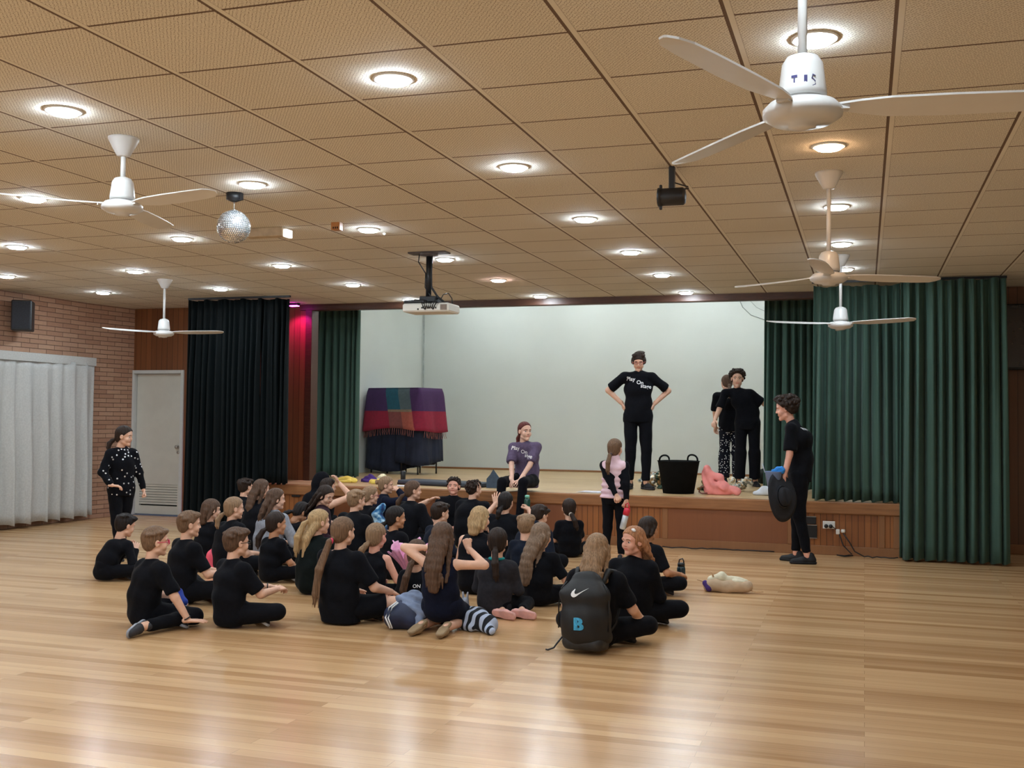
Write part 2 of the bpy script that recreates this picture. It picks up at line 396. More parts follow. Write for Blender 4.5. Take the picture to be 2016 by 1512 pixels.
def panel_mat(name, c1, c2, pitch=.09, rough=.38, groove=.0035):
    """upright timber boards with v-grooves"""
    m = bpy.data.materials.new(name); nt, b = nodes(m); g, s = geo_pos(nt)
    x = math_(nt, 'DIVIDE', math_(nt, 'ADD', s.outputs[0], s.outputs[1]), pitch); fr = math_(nt, 'FRACT', x); fl = math_(nt, 'FLOOR', x)
    d = math_(nt, 'MULTIPLY', math_(nt, 'MINIMUM', fr, math_(nt, 'SUBTRACT', 1.0, fr)), pitch)
    line = math_(nt, 'LESS_THAN', d, groove)
    wn = N(nt, 'ShaderNodeTexWhiteNoise'); wn.noise_dimensions = '1D'; nt.links.new(fl, wn.inputs['W'])
    nz = N(nt, 'ShaderNodeTexNoise'); nz.inputs['Scale'].default_value = 1; nz.inputs['Detail'].default_value = 5
    nt.links.new(comb(nt, math_(nt, 'MULTIPLY', s.outputs[0], 55), math_(nt, 'MULTIPLY', s.outputs[1], 55), math_(nt, 'MULTIPLY', s.outputs[2], 2.2)), nz.inputs['Vector'])
    f = math_(nt, 'ADD', math_(nt, 'MULTIPLY', wn.outputs[0], .5), math_(nt, 'MULTIPLY', nz.outputs[0], .6))
    col = mixc(nt, f, c1, c2)
    if pitch < 1: col = mixc(nt, math_(nt, 'MULTIPLY', line, .75), col, tuple(c*.25 for c in c1))
    nt.links.new(col, b.inputs['Base Color']); b.inputs['Roughness'].default_value = rough
    if pitch < 1:
        bp = N(nt, 'ShaderNodeBump'); bp.inputs['Strength'].default_value = .6; bp.inputs['Distance'].default_value = .004; bp.invert = True
        nt.links.new(line, bp.inputs['Height']); nt.links.new(bp.outputs[0], b.inputs['Normal'])
    return m
m_floor = floor_mat()
m_ceil = ceiling_mat(); m_brick = brick_mat()
m_panel = panel_mat('timber_panelling', C8(98, 58, 34), C8(136, 84, 50))
m_panel_dark = panel_mat('timber_panelling_dark', C8(92, 58, 38), C8(122, 78, 50))
m_front = panel_mat('stage_front_boards', C8(122, 70, 36), C8(170, 108, 58), .066, .4)
m_ply = panel_mat('stage_front_ply', C8(118, 68, 40), C8(138, 84, 50), 5.0, .42)
m_rail = panel_mat('stage_rail', C8(130, 86, 52), C8(152, 104, 66), 5.0, .4)
m_lip = mat('stage_lip', C8(150, 102, 64), .35, var=.14, scale=3, stretch=(1, 12, 12))
m_white = mat('white_plaster', C8(206, 212, 208), .8, var=.02, scale=1.2, bump=.08, bscale=4)
m_beam = mat('dark_stained_beam', C8(72, 40, 24), .45, var=.15, stretch=(1, 10, 10))
m_deck = floor_mat('stage_deck_boards', C8(206, 176, 132), C8(186, 150, 104), .38)
m_door = mat('door_paint', C8(208, 206, 196), .5, var=.02, scale=6)
m_frame = mat('door_frame_paint', C8(204, 206, 204), .45, var=.02)
m_dark = mat('dark_gap', C8(20, 16, 14), .9)
m_blk = mat('black_plastic', C8(24, 25, 29), .45, var=.08)
m_fanw = mat('fan_white_enamel', C8(208, 206, 204), .3, var=.015)
m_metal = mat('brushed_metal', C8(190, 188, 184), .3, .9, var=.05)
m_plaster_back = mat('painted_render', C8(190, 178, 158), .85, var=.05)

XL, XR, YB, YF = -10.3, 2.75, -5.0, 13.3
ZS = .58; YS = 12.4; SXL, SXR = -7.42, .36
def slab(name, x0, x1, y0, y1, z0, z1, m, parent=None, bev=0):
    b = MB(); b.box(x0, x1, y0, y1, z0, z1, bev=bev); return b.build(name, m, parent)
struct(slab('floor', XL-.1, XR+.1, YB-.1, YF, -.12, 0, m_floor))
# ceiling with the round cut-outs left to the lamps' own housings
struct(slab('ceiling', XL-.1, XR+.1, YB-.1, YF+.02, ZCEIL, ZCEIL+.1, m_ceil))
struct(slab('wall_left', XL-.2, XL, YB, 12.45, 0, ZCEIL, m_brick))
b = MB(); b.prism([(XL, 12.45), (XL+.12, YF), (XL-.3, YF), (XL-.3, 12.45)], 0, ZCEIL); struct(b.build('wall_left_return', m_brick))
struct(slab('wall_right', XR, XR+.15, YB, YF, 0, ZCEIL, m_plaster_back))
struct(slab('wall_rear', XL, XR, YB-.15, YB, 0, ZCEIL, m_plaster_back))
# wall carrying the door, around its opening
DX0, DX1, DZ = -10.16, -9.36, 2.06
b = MB(); b.box(XL, DX0-.07, YF, YF+.16, 0, ZCEIL); b.box(DX0-.07, DX1+.05, YF, YF+.16, DZ+.05, ZCEIL); b.box(DX1+.05, -7.33, YF, YF+.16, 0, ZCEIL)
struct(b.build('wall_front_left', m_panel))
b = MB(); b.box(.1, XR, YF, YF+.16, 0, ZCEIL); struct(b.build('wall_front_right', m_panel_dark))
b = MB(); b.box(-7.35, -7.25, YF-.03, YF+.16, ZS, 2.93, bev=.004); struct(b.build('trim_1', m_beam))
b = MB(); b.box(-7.45, .2, YF-.02, YF+.12, 2.925, 3.7, bev=.006); struct(b.build('trim_2', m_beam))
b = MB(); b.box(.4, XR, YF-.03, YF, 0, .11, bev=.01); struct(b.build('baseboard_right', m_rail))
b = MB(); b.box(DX1+.06, -7.4, YF-.02, YF, 0, .09, bev=.008); struct(b.build('baseboard_front', m_panel))
# stage box: white side wall, back wall, stage ceiling
b = MB(); b.prism([(-7.43, 17.62), (-7.75, 13.46), (-7.9, 13.46), (-7.6, 17.75)], ZS-.02, 3.7); struct(b.build('wall_stage_left', m_white))
struct(slab('wall_stage_back', -7.6, .9, 17.6, 17.75, ZS-.02, 3.7, m_white))
struct(slab('wall_stage_right', .75, .9, 13.46, 17.6, ZS-.02, 3.7, m_white))
struct(slab('ceiling_stage', -7.9, .9, 13.4, 17.75, 3.7, 3.8, m_white))
b = MB(); b.box(-7.4, .75, 17.575, 17.6, ZS, ZS+.03, bev=.005); struct(b.build('baseboard_stage', m_rail))
b = MB(); b.box(-7.405, -7.385, 17.585, 17.6, ZS+.03, 3.6); struct(b.build('trim_3', mat('screen_edge_metal', C8(176, 184, 182), .5)))

# door
d = empty('door_1', (DX0, YF, 0)); struct(d)
b = MB(); b.box(-.07, 0, -.025, .14, 0, DZ+.05, bev=.004); b.box(DX1-DX0, DX1-DX0+.05, -.025, .14, 0, DZ+.05, bev=.004); b.box(0, DX1-DX0, -.025, .14, DZ, DZ+.05, bev=.004)
b.build('door_frame', m_frame, d)
W_ = DX1-DX0
b = MB(); b.box(.004, W_-.004, .06, .10, .45, DZ-.004, bev=.003); b.box(.004, .075, .06, .10, .02, .45); b.box(W_-.075, W_-.004, .06, .10, .02, .45); b.box(.075, W_-.075, .06, .10, .02, .14)
leaf = b.build('door_leaf', m_door, d)
b = MB()
for i in range(8):
    z = .16+i*.037
    b.add([(.07, .062, z), (W_-.07, .062, z), (W_-.07, .062, z+.026), (.07, .062, z+.026), (.07, .096, z+.014), (W_-.07, .096, z+.014), (W_-.07, .096, z+.04), (.07, .096, z+.04)],
          [(0, 1, 2, 3), (4, 7, 6, 5), (0, 4, 5, 1), (3, 2, 6, 7), (0, 3, 7, 4), (1, 5, 6, 2)])
b.build('louvre', m_door, d)
b = MB(); b.box(.07, W_-.07, .105, .11, .13, .47); b.build('louvre_backing', m_dark, d)
b = MB(); b.lathe([(.026, 0), (.026, .008), (.011, .012), (.011, .03), (.024, .034), (.027, .05), (.015, .062)], n=20, M=Matrix.Translation((W_-.075, .06, 1.0))@Matrix.Rotation(R(90), 4, 'X')); b.lathe([(.02, 0), (.02, .006), (.008, .01)], n=16, M=Matrix.Translation((W_-.075, .06, .92))@Matrix.Rotation(R(90), 4, 'X'))
b.build('door_knob', m_metal, d)

# stage
st = empty('stage', ((SXL+SXR)/2, YS, 0)); struct(st); ox = (SXL+SXR)/2
def sbox(name, x0, x1, y0, y1, z0, z1, m, bev=.004): b = MB(); b.box(x0-ox, x1-ox, y0-YS, y1-YS, z0, z1, bev=bev); return b.build(name, m, st)
b = MB(); b.box(SXL-ox, SXR-ox, .06, 1.06, ZS-.04, ZS); b.box(-7.9-ox, .9-ox, .9, 5.3, ZS-.04, ZS-.0005)
b.build('stage_deck', m_deck, st)
sbox('nosing', SXL-.02, SXR+.02, YS-.03, YS+.06, ZS-.13, ZS+.004, m_lip, .012)
sbox('carcass', SXL+.02, SXR-.02, YS+.03, YS+.9, .0, ZS-.05, m_dark, 0)
rails = [(SXL, SXR)]
sbox('bottom_rail', SXL, SXR, YS-.006, YS+.02, .0, .10, m_rail)
posts = [SXL+.02, -6.72, -4.9, -3.28, -2.18, -.78, .18, SXR-.03]
for i, x in enumerate(posts): sbox('post', x-.032, x+.032, YS-.008, YS+.02, .10, ZS-.13, m_rail)
for i, (a, c) in enumerate(zip(posts[:-1], posts[1:])):
    ply = i in (1, 2, 4)
    sbox('ply_panel' if ply else 'board_panel', a+.032, c-.032, YS+(-.004 if ply else .006), YS+.02, .10, ZS-.13, m_ply if ply else m_front, .002)
sbox('side_panel', SXL-.015, SXL, YS, YF, 0, ZS-.04, m_front)
sbox('side_panel', SXR, SXR+.015, YS, YF, 0, ZS-.04, m_front)

# curtains
def velvet(name, c, rough=.75, sheen=.9):
    m = bpy.data.materials.new(name); nt, bs = nodes(m); g, s = geo_pos(nt)
    nz = N(nt, 'ShaderNodeTexNoise'); nz.inputs['Scale'].default_value = 1; nz.inputs['Detail'].default_value = 3
    nt.links.new(comb(nt, math_(nt, 'MULTIPLY', s.outputs[0], 14), math_(nt, 'MULTIPLY', s.outputs[1], 14), math_(nt, 'MULTIPLY', s.outputs[2], .8)), nz.inputs['Vector'])
    nt.links.new(mixc(nt, nz.outputs[0], tuple(x*.7 for x in c), tuple(x*1.25 for x in c)), bs.inputs['Base Color'])
    bs.inputs['Roughness'].default_value = rough; bs.inputs['Sheen Weight'].default_value = sheen; bs.inputs['Sheen Roughness'].default_value = .35
    bs.inputs['Sheen Tint'].default_value = (.30, .40, .36, 1); bs.inputs['Specular IOR Level'].default_value = .15
    return m
m_green = velvet('green_velvet', C8(70, 95, 85), .8, .45); m_green_dark = velvet('dark_green_velvet', C8(9, 16, 18), .7, .06)
m_drape = mat('pale_drape', C8(186, 186, 183), .9, var=.05, scale=50, bump=.15, bscale=120)
def curtain(name, x0, x1, y, z0, z1, nf, m, depth=.055, seed=0, axis='x', head=.0, scallop=0.0, pinch=False, flare=.3):
    rs = np.random.RandomState(seed); n = nf*14; rows = 16
    ph = np.cumsum(rs.uniform(.75, 1.3, nf+1)); ph = (ph-ph[0])/(ph[-1]-ph[0])
    dep = rs.uniform(.6, 1.25, nf+2); ofs = rs.uniform(-.35, .35, nf+2)
    vs = []; fs = []
    for r in range(rows+1):
        t = r/rows; z = lerp(z1, z0, t)
        for i in range(n+1):
            u = i/n; k = np.interp(u, ph, np.arange(nf+1)); j = int(k); fr = k-j
            amp = depth*(dep[j]*(1-fr)+dep[j+1]*fr)
            g = (.35+.65*min(1, t*3)) if not pinch else min(1, .12+t*1.3)
            a = math.sin(2*math.pi*k)*g+.25*math.sin(2*math.pi*(k*2.3+ofs[j]*t))*g
            xx = lerp(x0, x1, u)+.018*math.sin(2*math.pi*k*1.0+1.3)*t*(1 if 0 < i < n else 0)+(u-.5)*flare*.1*t
            yy = y+amp*a+.012*math.sin(9*u+3*t)
            zz = z-(scallop*abs(math.sin(math.pi*u*nf/3)) if r == 0 else 0)+(.012*math.sin(2*math.pi*k+2) if r == rows else 0)
            vs.append((xx, yy, zz) if axis == 'x' else (yy, xx, zz))
    for r in range(rows):
        for i in range(n): q = r*(n+1)+i; fs.append((q, q+1, q+n+2, q+n+1))
    me = bpy.data.meshes.new(name); me.from_pydata(vs, [], fs); me.polygons.foreach_set('use_smooth', [True]*len(fs)); me.update()
    return me
def curtain_thing(name, label, pieces, m, extra=None, cat='curtain', group=None):
    """pieces = list of (mesh) joined as one cloth"""
    vs = []; fs = []
    for me in pieces:
        o = len(vs); vs += [tuple(v.co) for v in me.vertices]; fs += [tuple(i+o for i in p.vertices) for p in me.polygons]; bpy.data.meshes.remove(me)
    c = V3(np.mean([v[0] for v in vs]), np.mean([v[1] for v in vs]), min(v[2] for v in vs))
    root = empty(name, tuple(c)); tag(root, label, cat, group)
    me = bpy.data.meshes.new('cloth'); me.from_pydata([tuple(np.array(v)-c) for v in vs], [], fs); me.polygons.foreach_set('use_smooth', [True]*len(fs)); me.update()
    o = link('cloth', me, m, root); md = o.modifiers.new('thick', 'SOLIDIFY'); md.thickness = .006; md.offset = 0
    return root, c
r, c = curtain_thing('stage_curtain', 'very dark green velvet curtain hanging left of the stage beside the white door', [
    curtain('a', -8.50, -7.40, 12.20, .02, 2.985, 12, 0, .07, 3, scallop=.02), curtain('b', -7.44, -7.03, 12.26, ZS+.012, 2.985, 5, 0, .06, 4, scallop=.02)], m_green_dark)
b = MB(); b.box(-8.52-c[0], -7.0-c[0], 12.215-c[1], 12.245-c[1], 2.985-c[2], ZCEIL-c[2]); b.build('curtain_track', m_blk, r)
r, c = curtain_thing('stage_curtain', 'green velvet side curtain on the stage between the pink-lit timber pier and the white wall', [
    curtain('a', -7.78, -6.97, 14.2, ZS+.012, 3.35, 8, 0, .075, 7)], m_green)
b = MB(); b.box(-7.8-c[0], -6.9-c[0], 14.19-c[1], 14.22-c[1], 3.35-c[2], 3.7-c[2]); b.build('curtain_track', m_blk, r)
r, c = curtain_thing('stage_curtain', 'green velvet side curtain on the stage right behind the curly-haired young man', [
    curtain('a', -1.22, -.30, 14.2, ZS+.012, 3.35, 9, 0, .07, 11)], m_green)
b = MB(); b.box(-1.25-c[0], -.28-c[0], 14.19-c[1], 14.22-c[1], 3.35-c[2], 3.7-c[2]); b.build('curtain_track', m_blk, r)
r, c = curtain_thing('stage_curtain', 'widest green velvet curtain at the right, falling from ceiling to hall floor', [
    curtain('a', -.54, .37, 12.52, ZS+.012, 2.985, 9, 0, .085, 21, scallop=.02), curtain('b', .37, 1.40, 12.2, .02, 2.985, 10, 0, .095, 22, scallop=.02)], m_green)
b = MB(); b.box(-.55-c[0], 1.42-c[0], 12.3-c[1], 12.33-c[1], 2.985-c[2], ZCEIL-c[2]); b.build('curtain_track', m_blk, r)
r, c = curtain_thing('window_curtain', 'pale grey pleated curtain hanging on the brick wall at left', [
    curtain('a', 9.55, 12.42, XL+.14, .06, 2.16, 10, 0, .075, 31, axis='y', pinch=True)], m_drape)
b = MB(); b.box(XL+.10-c[0], XL+.16-c[0], 9.52-c[1], 12.44-c[1], 2.13-c[2], 2.24-c[2]); b.build('header_tape', m_drape, r)
b = MB(); b.box(XL-c[0], XL+.11-c[0], 9.5-c[1], 12.45-c[1], 2.225-c[2], 2.245-c[2]); b.build('curtain_track', m_metal, r)

# lamps
def emis(name, col, e):
    m = bpy.data.materials.new(name); nt, bs = nodes(m)
    bs.inputs['Base Color'].default_value = (.8, .8, .8, 1); bs.inputs['Emission Color'].default_value = (*col, 1); bs.inputs['Emission Strength'].default_value = e; return m
m_led = emis('led_lens', (.76, .90, 1.0), LAMP_E); m_led_w = emis('led_lens_warm', (1.0, .62, .34), LAMP_E*.45); m_led_p = emis('led_lens_pinkish', (1.0, .72, .66), LAMP_E*.6)
m_trim = mat('lamp_trim', C8(235, 235, 232), .4, var=.01)
def downlight(x, y, m, label):
    t = empty('downlight', (x, y, ZCEIL)); tag(t, label, 'ceiling light', 'round downlights set in the tiled ceiling')
    b = MB(); b.lathe([(.095, 0), (.095, -.006), (.078, -.010), (.078, -.002)], n=28); b.build('trim_ring', m_trim, t)
    b = MB(); b.lathe([(.076, -.004), (.074, -.013), (.064, -.021), (.01, -.024)], n=28); b.build('lens', m, t); return t
cols = (-.19, -2.05, -3.89, -5.69, -7.48, -9.2); rows = (4.48, 6.27, 8.05, 9.76, 11.38, 13.02)
vis = {(0, 0), (1, 0), (2, 0), (0, 1), (1, 1), (2, 1), (3, 1), (0, 2), (1, 2), (2, 2), (3, 2), (4, 2), (0, 3), (1, 3), (2, 3), (3, 3), (4, 3), (5, 3), (0, 4), (1, 4), (2, 4), (3, 4), (4, 4), (5, 4), (1, 5), (2, 5), (3, 5)}
first = {}
side_of = ['first column from the right', 'second column from the right', 'third column from the right', 'fourth column from the right', 'fifth column from the right', 'column nearest the brick wall']
row_of = ['row nearest the camera', 'second row from the camera', 'third row from the camera', 'fourth row from the camera', 'fifth row from the camera', 'row right at the stage beam']
def dl(x, y, kind, label):
    if kind not in first:
        first[kind] = downlight(x, y, {'c': m_led, 'w': m_led_w, 'p': m_led_p}[kind], label); return
    o = copy_tree(first[kind]); o.location = (x, y, ZCEIL); o['label'] = label
for (i, j) in sorted(vis):
    k = 'w' if (i, j) == (0, 1) else ('p' if (i, j) == (2, 4) else 'c')
    nm = {'w': 'orange glowing round downlight', 'p': 'pinkish glowing round downlight', 'c': 'white round downlight'}[k]
    dl(cols[i], rows[j], k, '%s, %s, %s' % (nm, side_of[i], row_of[j]))
nth = ('first', 'second', 'third', 'fourth', 'fifth')
for i in range(6):
    for k, y in enumerate((2.68, .87, -.93, -2.73, -4.4)): dl(cols[i], y, 'c', 'white downlight outside the picture, %s, %s row back' % (side_of[i].replace('column from the right', 'from the right').replace('column nearest', 'nearest'), nth[k]))
dl(-5.72, 4.48, 'c', 'white round downlight outside the picture at left, near row'); dl(-7.5, 6.27, 'c', 'white round downlight outside the picture at left, second row'); dl(-9.2, 8.05, 'c', 'white round downlight outside the picture at left, third row')
# stage battens (behind the beam)
m_tube = emis('stage_tube', (.90, .97, 1.0), STAGE_E)
def batten(x, y, label):
    t = empty('batten_light', (x, y, 3.7)); tag(t, label, 'ceiling light', 'fluorescent battens over the stage')
    b = MB(); b.box(-.62, .62, -.05, .05, -.05, 0, bev=.01); b.build('batten_body', m_trim, t)
    b = MB(); b.tube([(-.58, 0, -.075), (.58, 0, -.075)], .018, 10); b.build('tube', m_tube, t); return t
b0 = batten(-6.1, 15.0, 'fluorescent batten over the stage, hidden by the beam')
for y, rn in ((15.0, 'front'), (16.6, 'back')):
    for k, x in enumerate((-6.1, -4.3, -2.5, -.7)):
        lb = 'fluorescent batten above the stage behind the beam, %s row, %s from the left' % (rn, nth[k])
        if (x, y) == (-6.1, 15.0): b0['label'] = lb; continue
        o = copy_tree(b0); o.location = (x, y, 3.7); o['label'] = lb

# fans
def fan_parts(root, rod):
    # root at the ceiling; blades hang rod+.. below
    b = MB(); b.lathe([(.085, 0), (.083, -.012), (.036, -.10), (.020, -.105)], n=32); b.build('canopy', m_fanw, root)
    b = MB(); b.lathe([(.0135, -.09), (.0135, -rod)], n=16); b.build('down_rod', m_fanw, root)
    z = -rod
    b = MB(); b.lathe([(.018, z+.01), (.045, z), (.058, z-.02), (.068, z-.10), (.068, z-.118)], n=36); mo = b.build('motor_housing', m_fanw, root)
    b = MB(); b.lathe([(.060, z-.118), (.060, z-.128), (.095, z-.134), (.112, z-.152), (.112, z-.172), (.085, z-.190), (.040, z-.196), (.038, z-.204), (.012, z-.208)], n=40); b.build('hub', m_fanw, root)
    return z-.150
def blade(root, z, ang):
    b = MB(); n = 14; R0, R1 = .10, .74; t = R(-11); top = []; 
    prof = [(.10, .020), (.16, .040), (.24, .058), (.40, .064), (.60, .060), (.69, .052), (.725, .030), (.74, .006)]
    vs = []
    for x, w in prof:
        for sgn, dz in ((-1, 0), (1, 0)):
            for h in (.003, -.003):
                yy = w*sgn*(1.0 if sgn > 0 else .92)
                cam_ = .006*(1-(yy/.064)**2)
                vs.append((x, yy*math.cos(t), z+yy*math.sin(t)+h+cam_))
    fs = []
    m = len(prof)
    for i in range(m-1):
        a, c = 4*i, 4*(i+1)
        fs += [(a, a+2, c+2, c), (a+1, c+1, c+3, a+3), (a, c, c+1, a+1), (a+2, a+3, c+3, c+2)]
    fs += [(0, 1, 3, 2), (4*(m-1), 4*(m-1)+2, 4*(m-1)+3, 4*(m-1)+1)]
    M = Matrix.Rotation(ang, 4, 'Z'); b.add([M@Vector(v) for v in vs], fs)
    b.box(.07, .13, -.018, .018, z-.006, z+.006, M=M)
    return b.build('blade', m_fanw, root)
def fan(x, y, rod, deg, label):
    t = empty('ceiling_fan', (x, y, ZCEIL)); tag(t, label, 'ceiling fan', 'white three-blade ceiling fans')
    z = fan_parts(t, rod)
    for k in range(3): blade(t, z, R(deg+120*k))
    return t
f1 = fan(-.17, 3.19, .50, 8, 'largest white ceiling fan, at the top right close to the camera')
z = -.50
t_ink = mat('ink', C8(60, 58, 110), .6)
b = MB()   # inked marks on the housing
def onh(th, zz, r=.0665): return (r*math.sin(th), -r*math.cos(th), zz)
for th0, th1, z0, z1 in ((-.42, -.16, -.575, -.568), (-.32, -.26, -.597, -.575), (-.42, -.20, -.604, -.598), (.12, .26, -.598, -.570)):
    n = 4; vs = []; 
    for k in range(n+1):
        th = lerp(th0, th1, k/n); vs += [onh(th, z0), onh(th, z1)]
    b.add(vs, [(2*k, 2*k+2, 2*k+3, 2*k+1) for k in range(n)])
b.tube([onh(.62, -.572), onh(.50, -.568), (onh(.46, -.578)), onh(.60, -.586), onh(.62, -.596), onh(.48, -.600)], .0018, 5)
b.build('ink_marks', t_ink, f1)
fan(-3.95, 5.03, .23, -14, 'white ceiling fan at left, nearest the mirror ball')
fan(-7.61, 10.46, .46, 6, 'white ceiling fan above the white door at far left')
fan(-.21, 6.94, .50, -94, 'beige-looking white ceiling fan at right, middle of the three in line')
fan(-.21, 10.45, .49, -30, 'farthest white ceiling fan at right, in front of the green curtain')

# mirror ball
t = empty('mirror_ball', (-4.174, 6.50, ZCEIL)); tag(t, 'silver mirror ball hanging from a black motor under the ceiling', 'mirror ball')
b = MB(); b.lathe([(.055, 0), (.055, -.045), (.02, -.06)], n=20); b.box(-.03, .06, -.02, .02, -.05, 0); b.build('motor', m_blk, t)
b = MB(); b.tube([(0, 0, -.05), (0, 0, -.115)], .004, 6); b.lathe([(.022, -.118), (.03, -.124)], n=12); b.build('hanging_rod', m_metal, t)
b = MB(); rs = random.Random(4); Rb = .115; cz = -.235
rowsn = 26
for i in range(rowsn):
    th0, th1 = math.pi*i/rowsn+.012, math.pi*(i+1)/rowsn-.012; nn = max(4, int(2*math.pi*math.sin((th0+th1)/2)*rowsn/math.pi))
    for j in range(nn):
        p0, p1 = 2*math.pi*j/nn+.02, 2*math.pi*(j+1)/nn-.02; jt = [rs.uniform(-.0012, .0012) for _ in range(4)]
        q = [(th0, p0), (th0, p1), (th1, p1), (th1, p0)]
        b.add([((Rb+jt[k])*math.sin(a)*math.cos(p), (Rb+jt[k])*math.sin(a)*math.sin(p), cz+(Rb+jt[k])*math.cos(a)) for k, (a, p) in enumerate(q)], [(0, 3, 2, 1)])
b.build('mirror_tiles', mat('mirror', C8(240, 244, 246), .22, .8, var=.01), t)
b = MB(); b.lathe([(.001, cz+.112)]+[(.112*math.sin(math.pi*k/16), cz+.112*math.cos(math.pi*k/16)) for k in range(1, 16)]+[(.001, cz-.112)], n=28); b.build('ball_core', mat('ball_core', C8(90, 92, 96), .5), t)

# emergency light box, sensor, small sensor
t = empty('emergency_light', (-4.68, 7.80, ZCEIL)); tag(t, 'cream emergency light box with a white end lamp beside the mirror ball', 'emergency light')
b = MB(); b.box(-.19, .16, -.05, .05, -.075, 0, bev=.006); b.build('box', mat('cream_plastic', C8(186, 166, 138), .5), t)
b = MB(); b.box(.165, .20, -.05, .05, -.085, -.02, bev=.004); b.build('lamp', mat('white_diffuser', C8(240, 242, 240), .4, emit=((1, 1, 1), .35)), t)
t = empty('smoke_detector', (-4.007, 7.72, ZCEIL)); tag(t, 'small brown sensor box on the ceiling right of the mirror ball', 'sensor')
b = MB(); b.prism([(-.038, -.03), (.038, -.03), (.034, .03), (-.034, .03)], -.06, 0); b.build('case', mat('brown_plastic', C8(176, 116, 58), .5), t)
b = MB()
for k in (-1, 0, 1): b.box(k*.018-.004, k*.018+.004, -.033, -.029, -.052, -.036)
b.build('slots', m_dark, t)
t = tag(empty('ceiling_sensor', (-3.842, 8.26, ZCEIL)), 'tiny white dome sensor on the ceiling above the projector', 'sensor')
b = MB(); b.lathe([(.014, 0), (.014, -.01), (.006, -.018)], n=14); b.build('dome', m_trim, t)

# projector
px_, py_ = -3.88, 9.33
t = empty('projector_mount', (px_, py_, ZCEIL)); tag(t, 'black pole mount carrying the projector, with cables', 'projector mount')
b = MB(); b.box(-.19, .19, -.07, .07, -.015, 0, bev=.004); b.lathe([(.09, -.012), (.085, -.03), (.03, -.04)], n=24); b.build('ceiling_plate', mat('grey_metal', C8(96, 90, 92), .5, .4), t)
b = MB(); b.lathe([(.026, -.03), (.026, -.43)], n=16); b.build('pole', m_blk, t)
b = MB()
for k, (dx, dy) in enumerate(((.03, .0), (.045, -.02), (-.03, -.02))):
    b.tube([(dx-.06*(k == 2), dy, -.02), (dx*.9-.07*(k == 2), dy, -.09), (dx*.8, dy, -.2), (dx*.9, dy, -.33), (dx+.06, dy, -.42), (dx+.13, dy-.02, -.47)], .006+.004*(k == 0), 6)
b.tube([(.12, 0, -.45), (.15, 0, -.40), (.2, 0, -.39), (.235, 0, -.44), (.24, 0, -.49)], .005, 6)
b.build('cable', m_blk, t)
b = MB(); b.box(-.06, .10, -.08, .08, -.475, -.42, bev=.006); b.box(-.16, .2, -.012, .012, -.488, -.470); b.box(-.012, .012, -.15, .15, -.488, -.470); b.build('bracket', m_blk, t)
t = empty('projector', (px_+.02, py_, 2.522)); tag(t, 'white data projector hanging in front of the stage', 'projector')
b = MB(); b.box(-.22, .24, -.15, .15, -.085, -.004, bev=.014); b.build('case', mat('projector_white', C8(224, 222, 214), .4, var=.01), t)
b = MB(); b.box(-.215, .0, -.14, .14, -.003, .03, bev=.008); b.build('filter_cover', m_blk, t)
b = MB(); b.box(.16, .225, -.153, -.150, -.07, -.02); b.build('vent_grille', mat('vent_brown', C8(120, 104, 92), .6), t)
b = MB()
for k, x in enumerate((-.06, -.02, 0.01, .05, .09)): b.lathe([(.008, 0), (.008, .004)], n=10, M=Matrix.Translation((x, -.151, -.06+.012*(k % 2)))@Matrix.Rotation(R(90), 4, 'X'))
b.build('sockets', m_blk, t)
b = MB()
for k in range(7): b.tube([(-.0+.022*k, -.12, -.01), (-.02+.026*k, -.17, -.0+.006*(k % 3)), (.0+.018*k, -.175, -.04), (.0+.02*k, -.155, -.055)], .006, 6)
b.build('plug_leads', m_blk, t)

# spotlight
t = empty('spotlight', (-1.12, 6.53, ZCEIL)); tag(t, 'black stage spotlight on a short ceiling bracket', 'spotlight')
b = MB(); b.box(-.016, .02, -.02, .02, -.15, 0, bev=.004); b.build('bracket', m_blk, t)
b = MB(); b.lathe([(.050, -.085), (.054, -.075), (.054, .06), (.045, .072), (.02, .078)], n=24, M=Matrix.Translation((.01, 0, -.185))@Matrix.Rotation(R(90), 4, 'Y')); b.lathe([(.058, -.092), (.058, -.07)], n=24, M=Matrix.Translation((.01, 0, -.185))@Matrix.Rotation(R(90), 4, 'Y')); b.build('lamp_can', m_blk, t)
b = MB(); b.box(-.075, -.058, -.01, .01, -.262, -.108, bev=.004); b.build('gel_frame', m_blk, t)
b = MB(); b.tube([(.02, 0, -.10), (.06, 0, -.115), (.10, 0, -.128), (.105, 0, -.138), (.08, 0, -.142)], .004, 6); b.build('cable', m_blk, t)

# magenta wash lamp near the pier
t = empty('wash_light', (-7.42, 13.08, ZCEIL)); tag(t, 'small magenta stage light glowing beside the dark left curtain', 'stage light')
b = MB(); b.box(-.07, .07, -.04, .04, -.035, 0, bev=.006); b.build('housing', m_blk, t)
b = MB(); b.box(-.06, .06, -.045, .03, -.045, -.036); b.build('led_strip', emis('magenta_led', (1.0, .05, .75), 10), t)
ld = bpy.data.lights.new('magenta_beam', 'SPOT'); ld.color = (1.0, .02, .60); ld.energy = 13; ld.spot_size = R(110); ld.spot_blend = .6; ld.shadow_soft_size = .03
lo = bpy.data.objects.new('magenta_beam', ld); COL.objects.link(lo); lo.parent = t; lo.location = (0, -.02, -.06); lo.rotation_euler = (R(18), 0, 0)

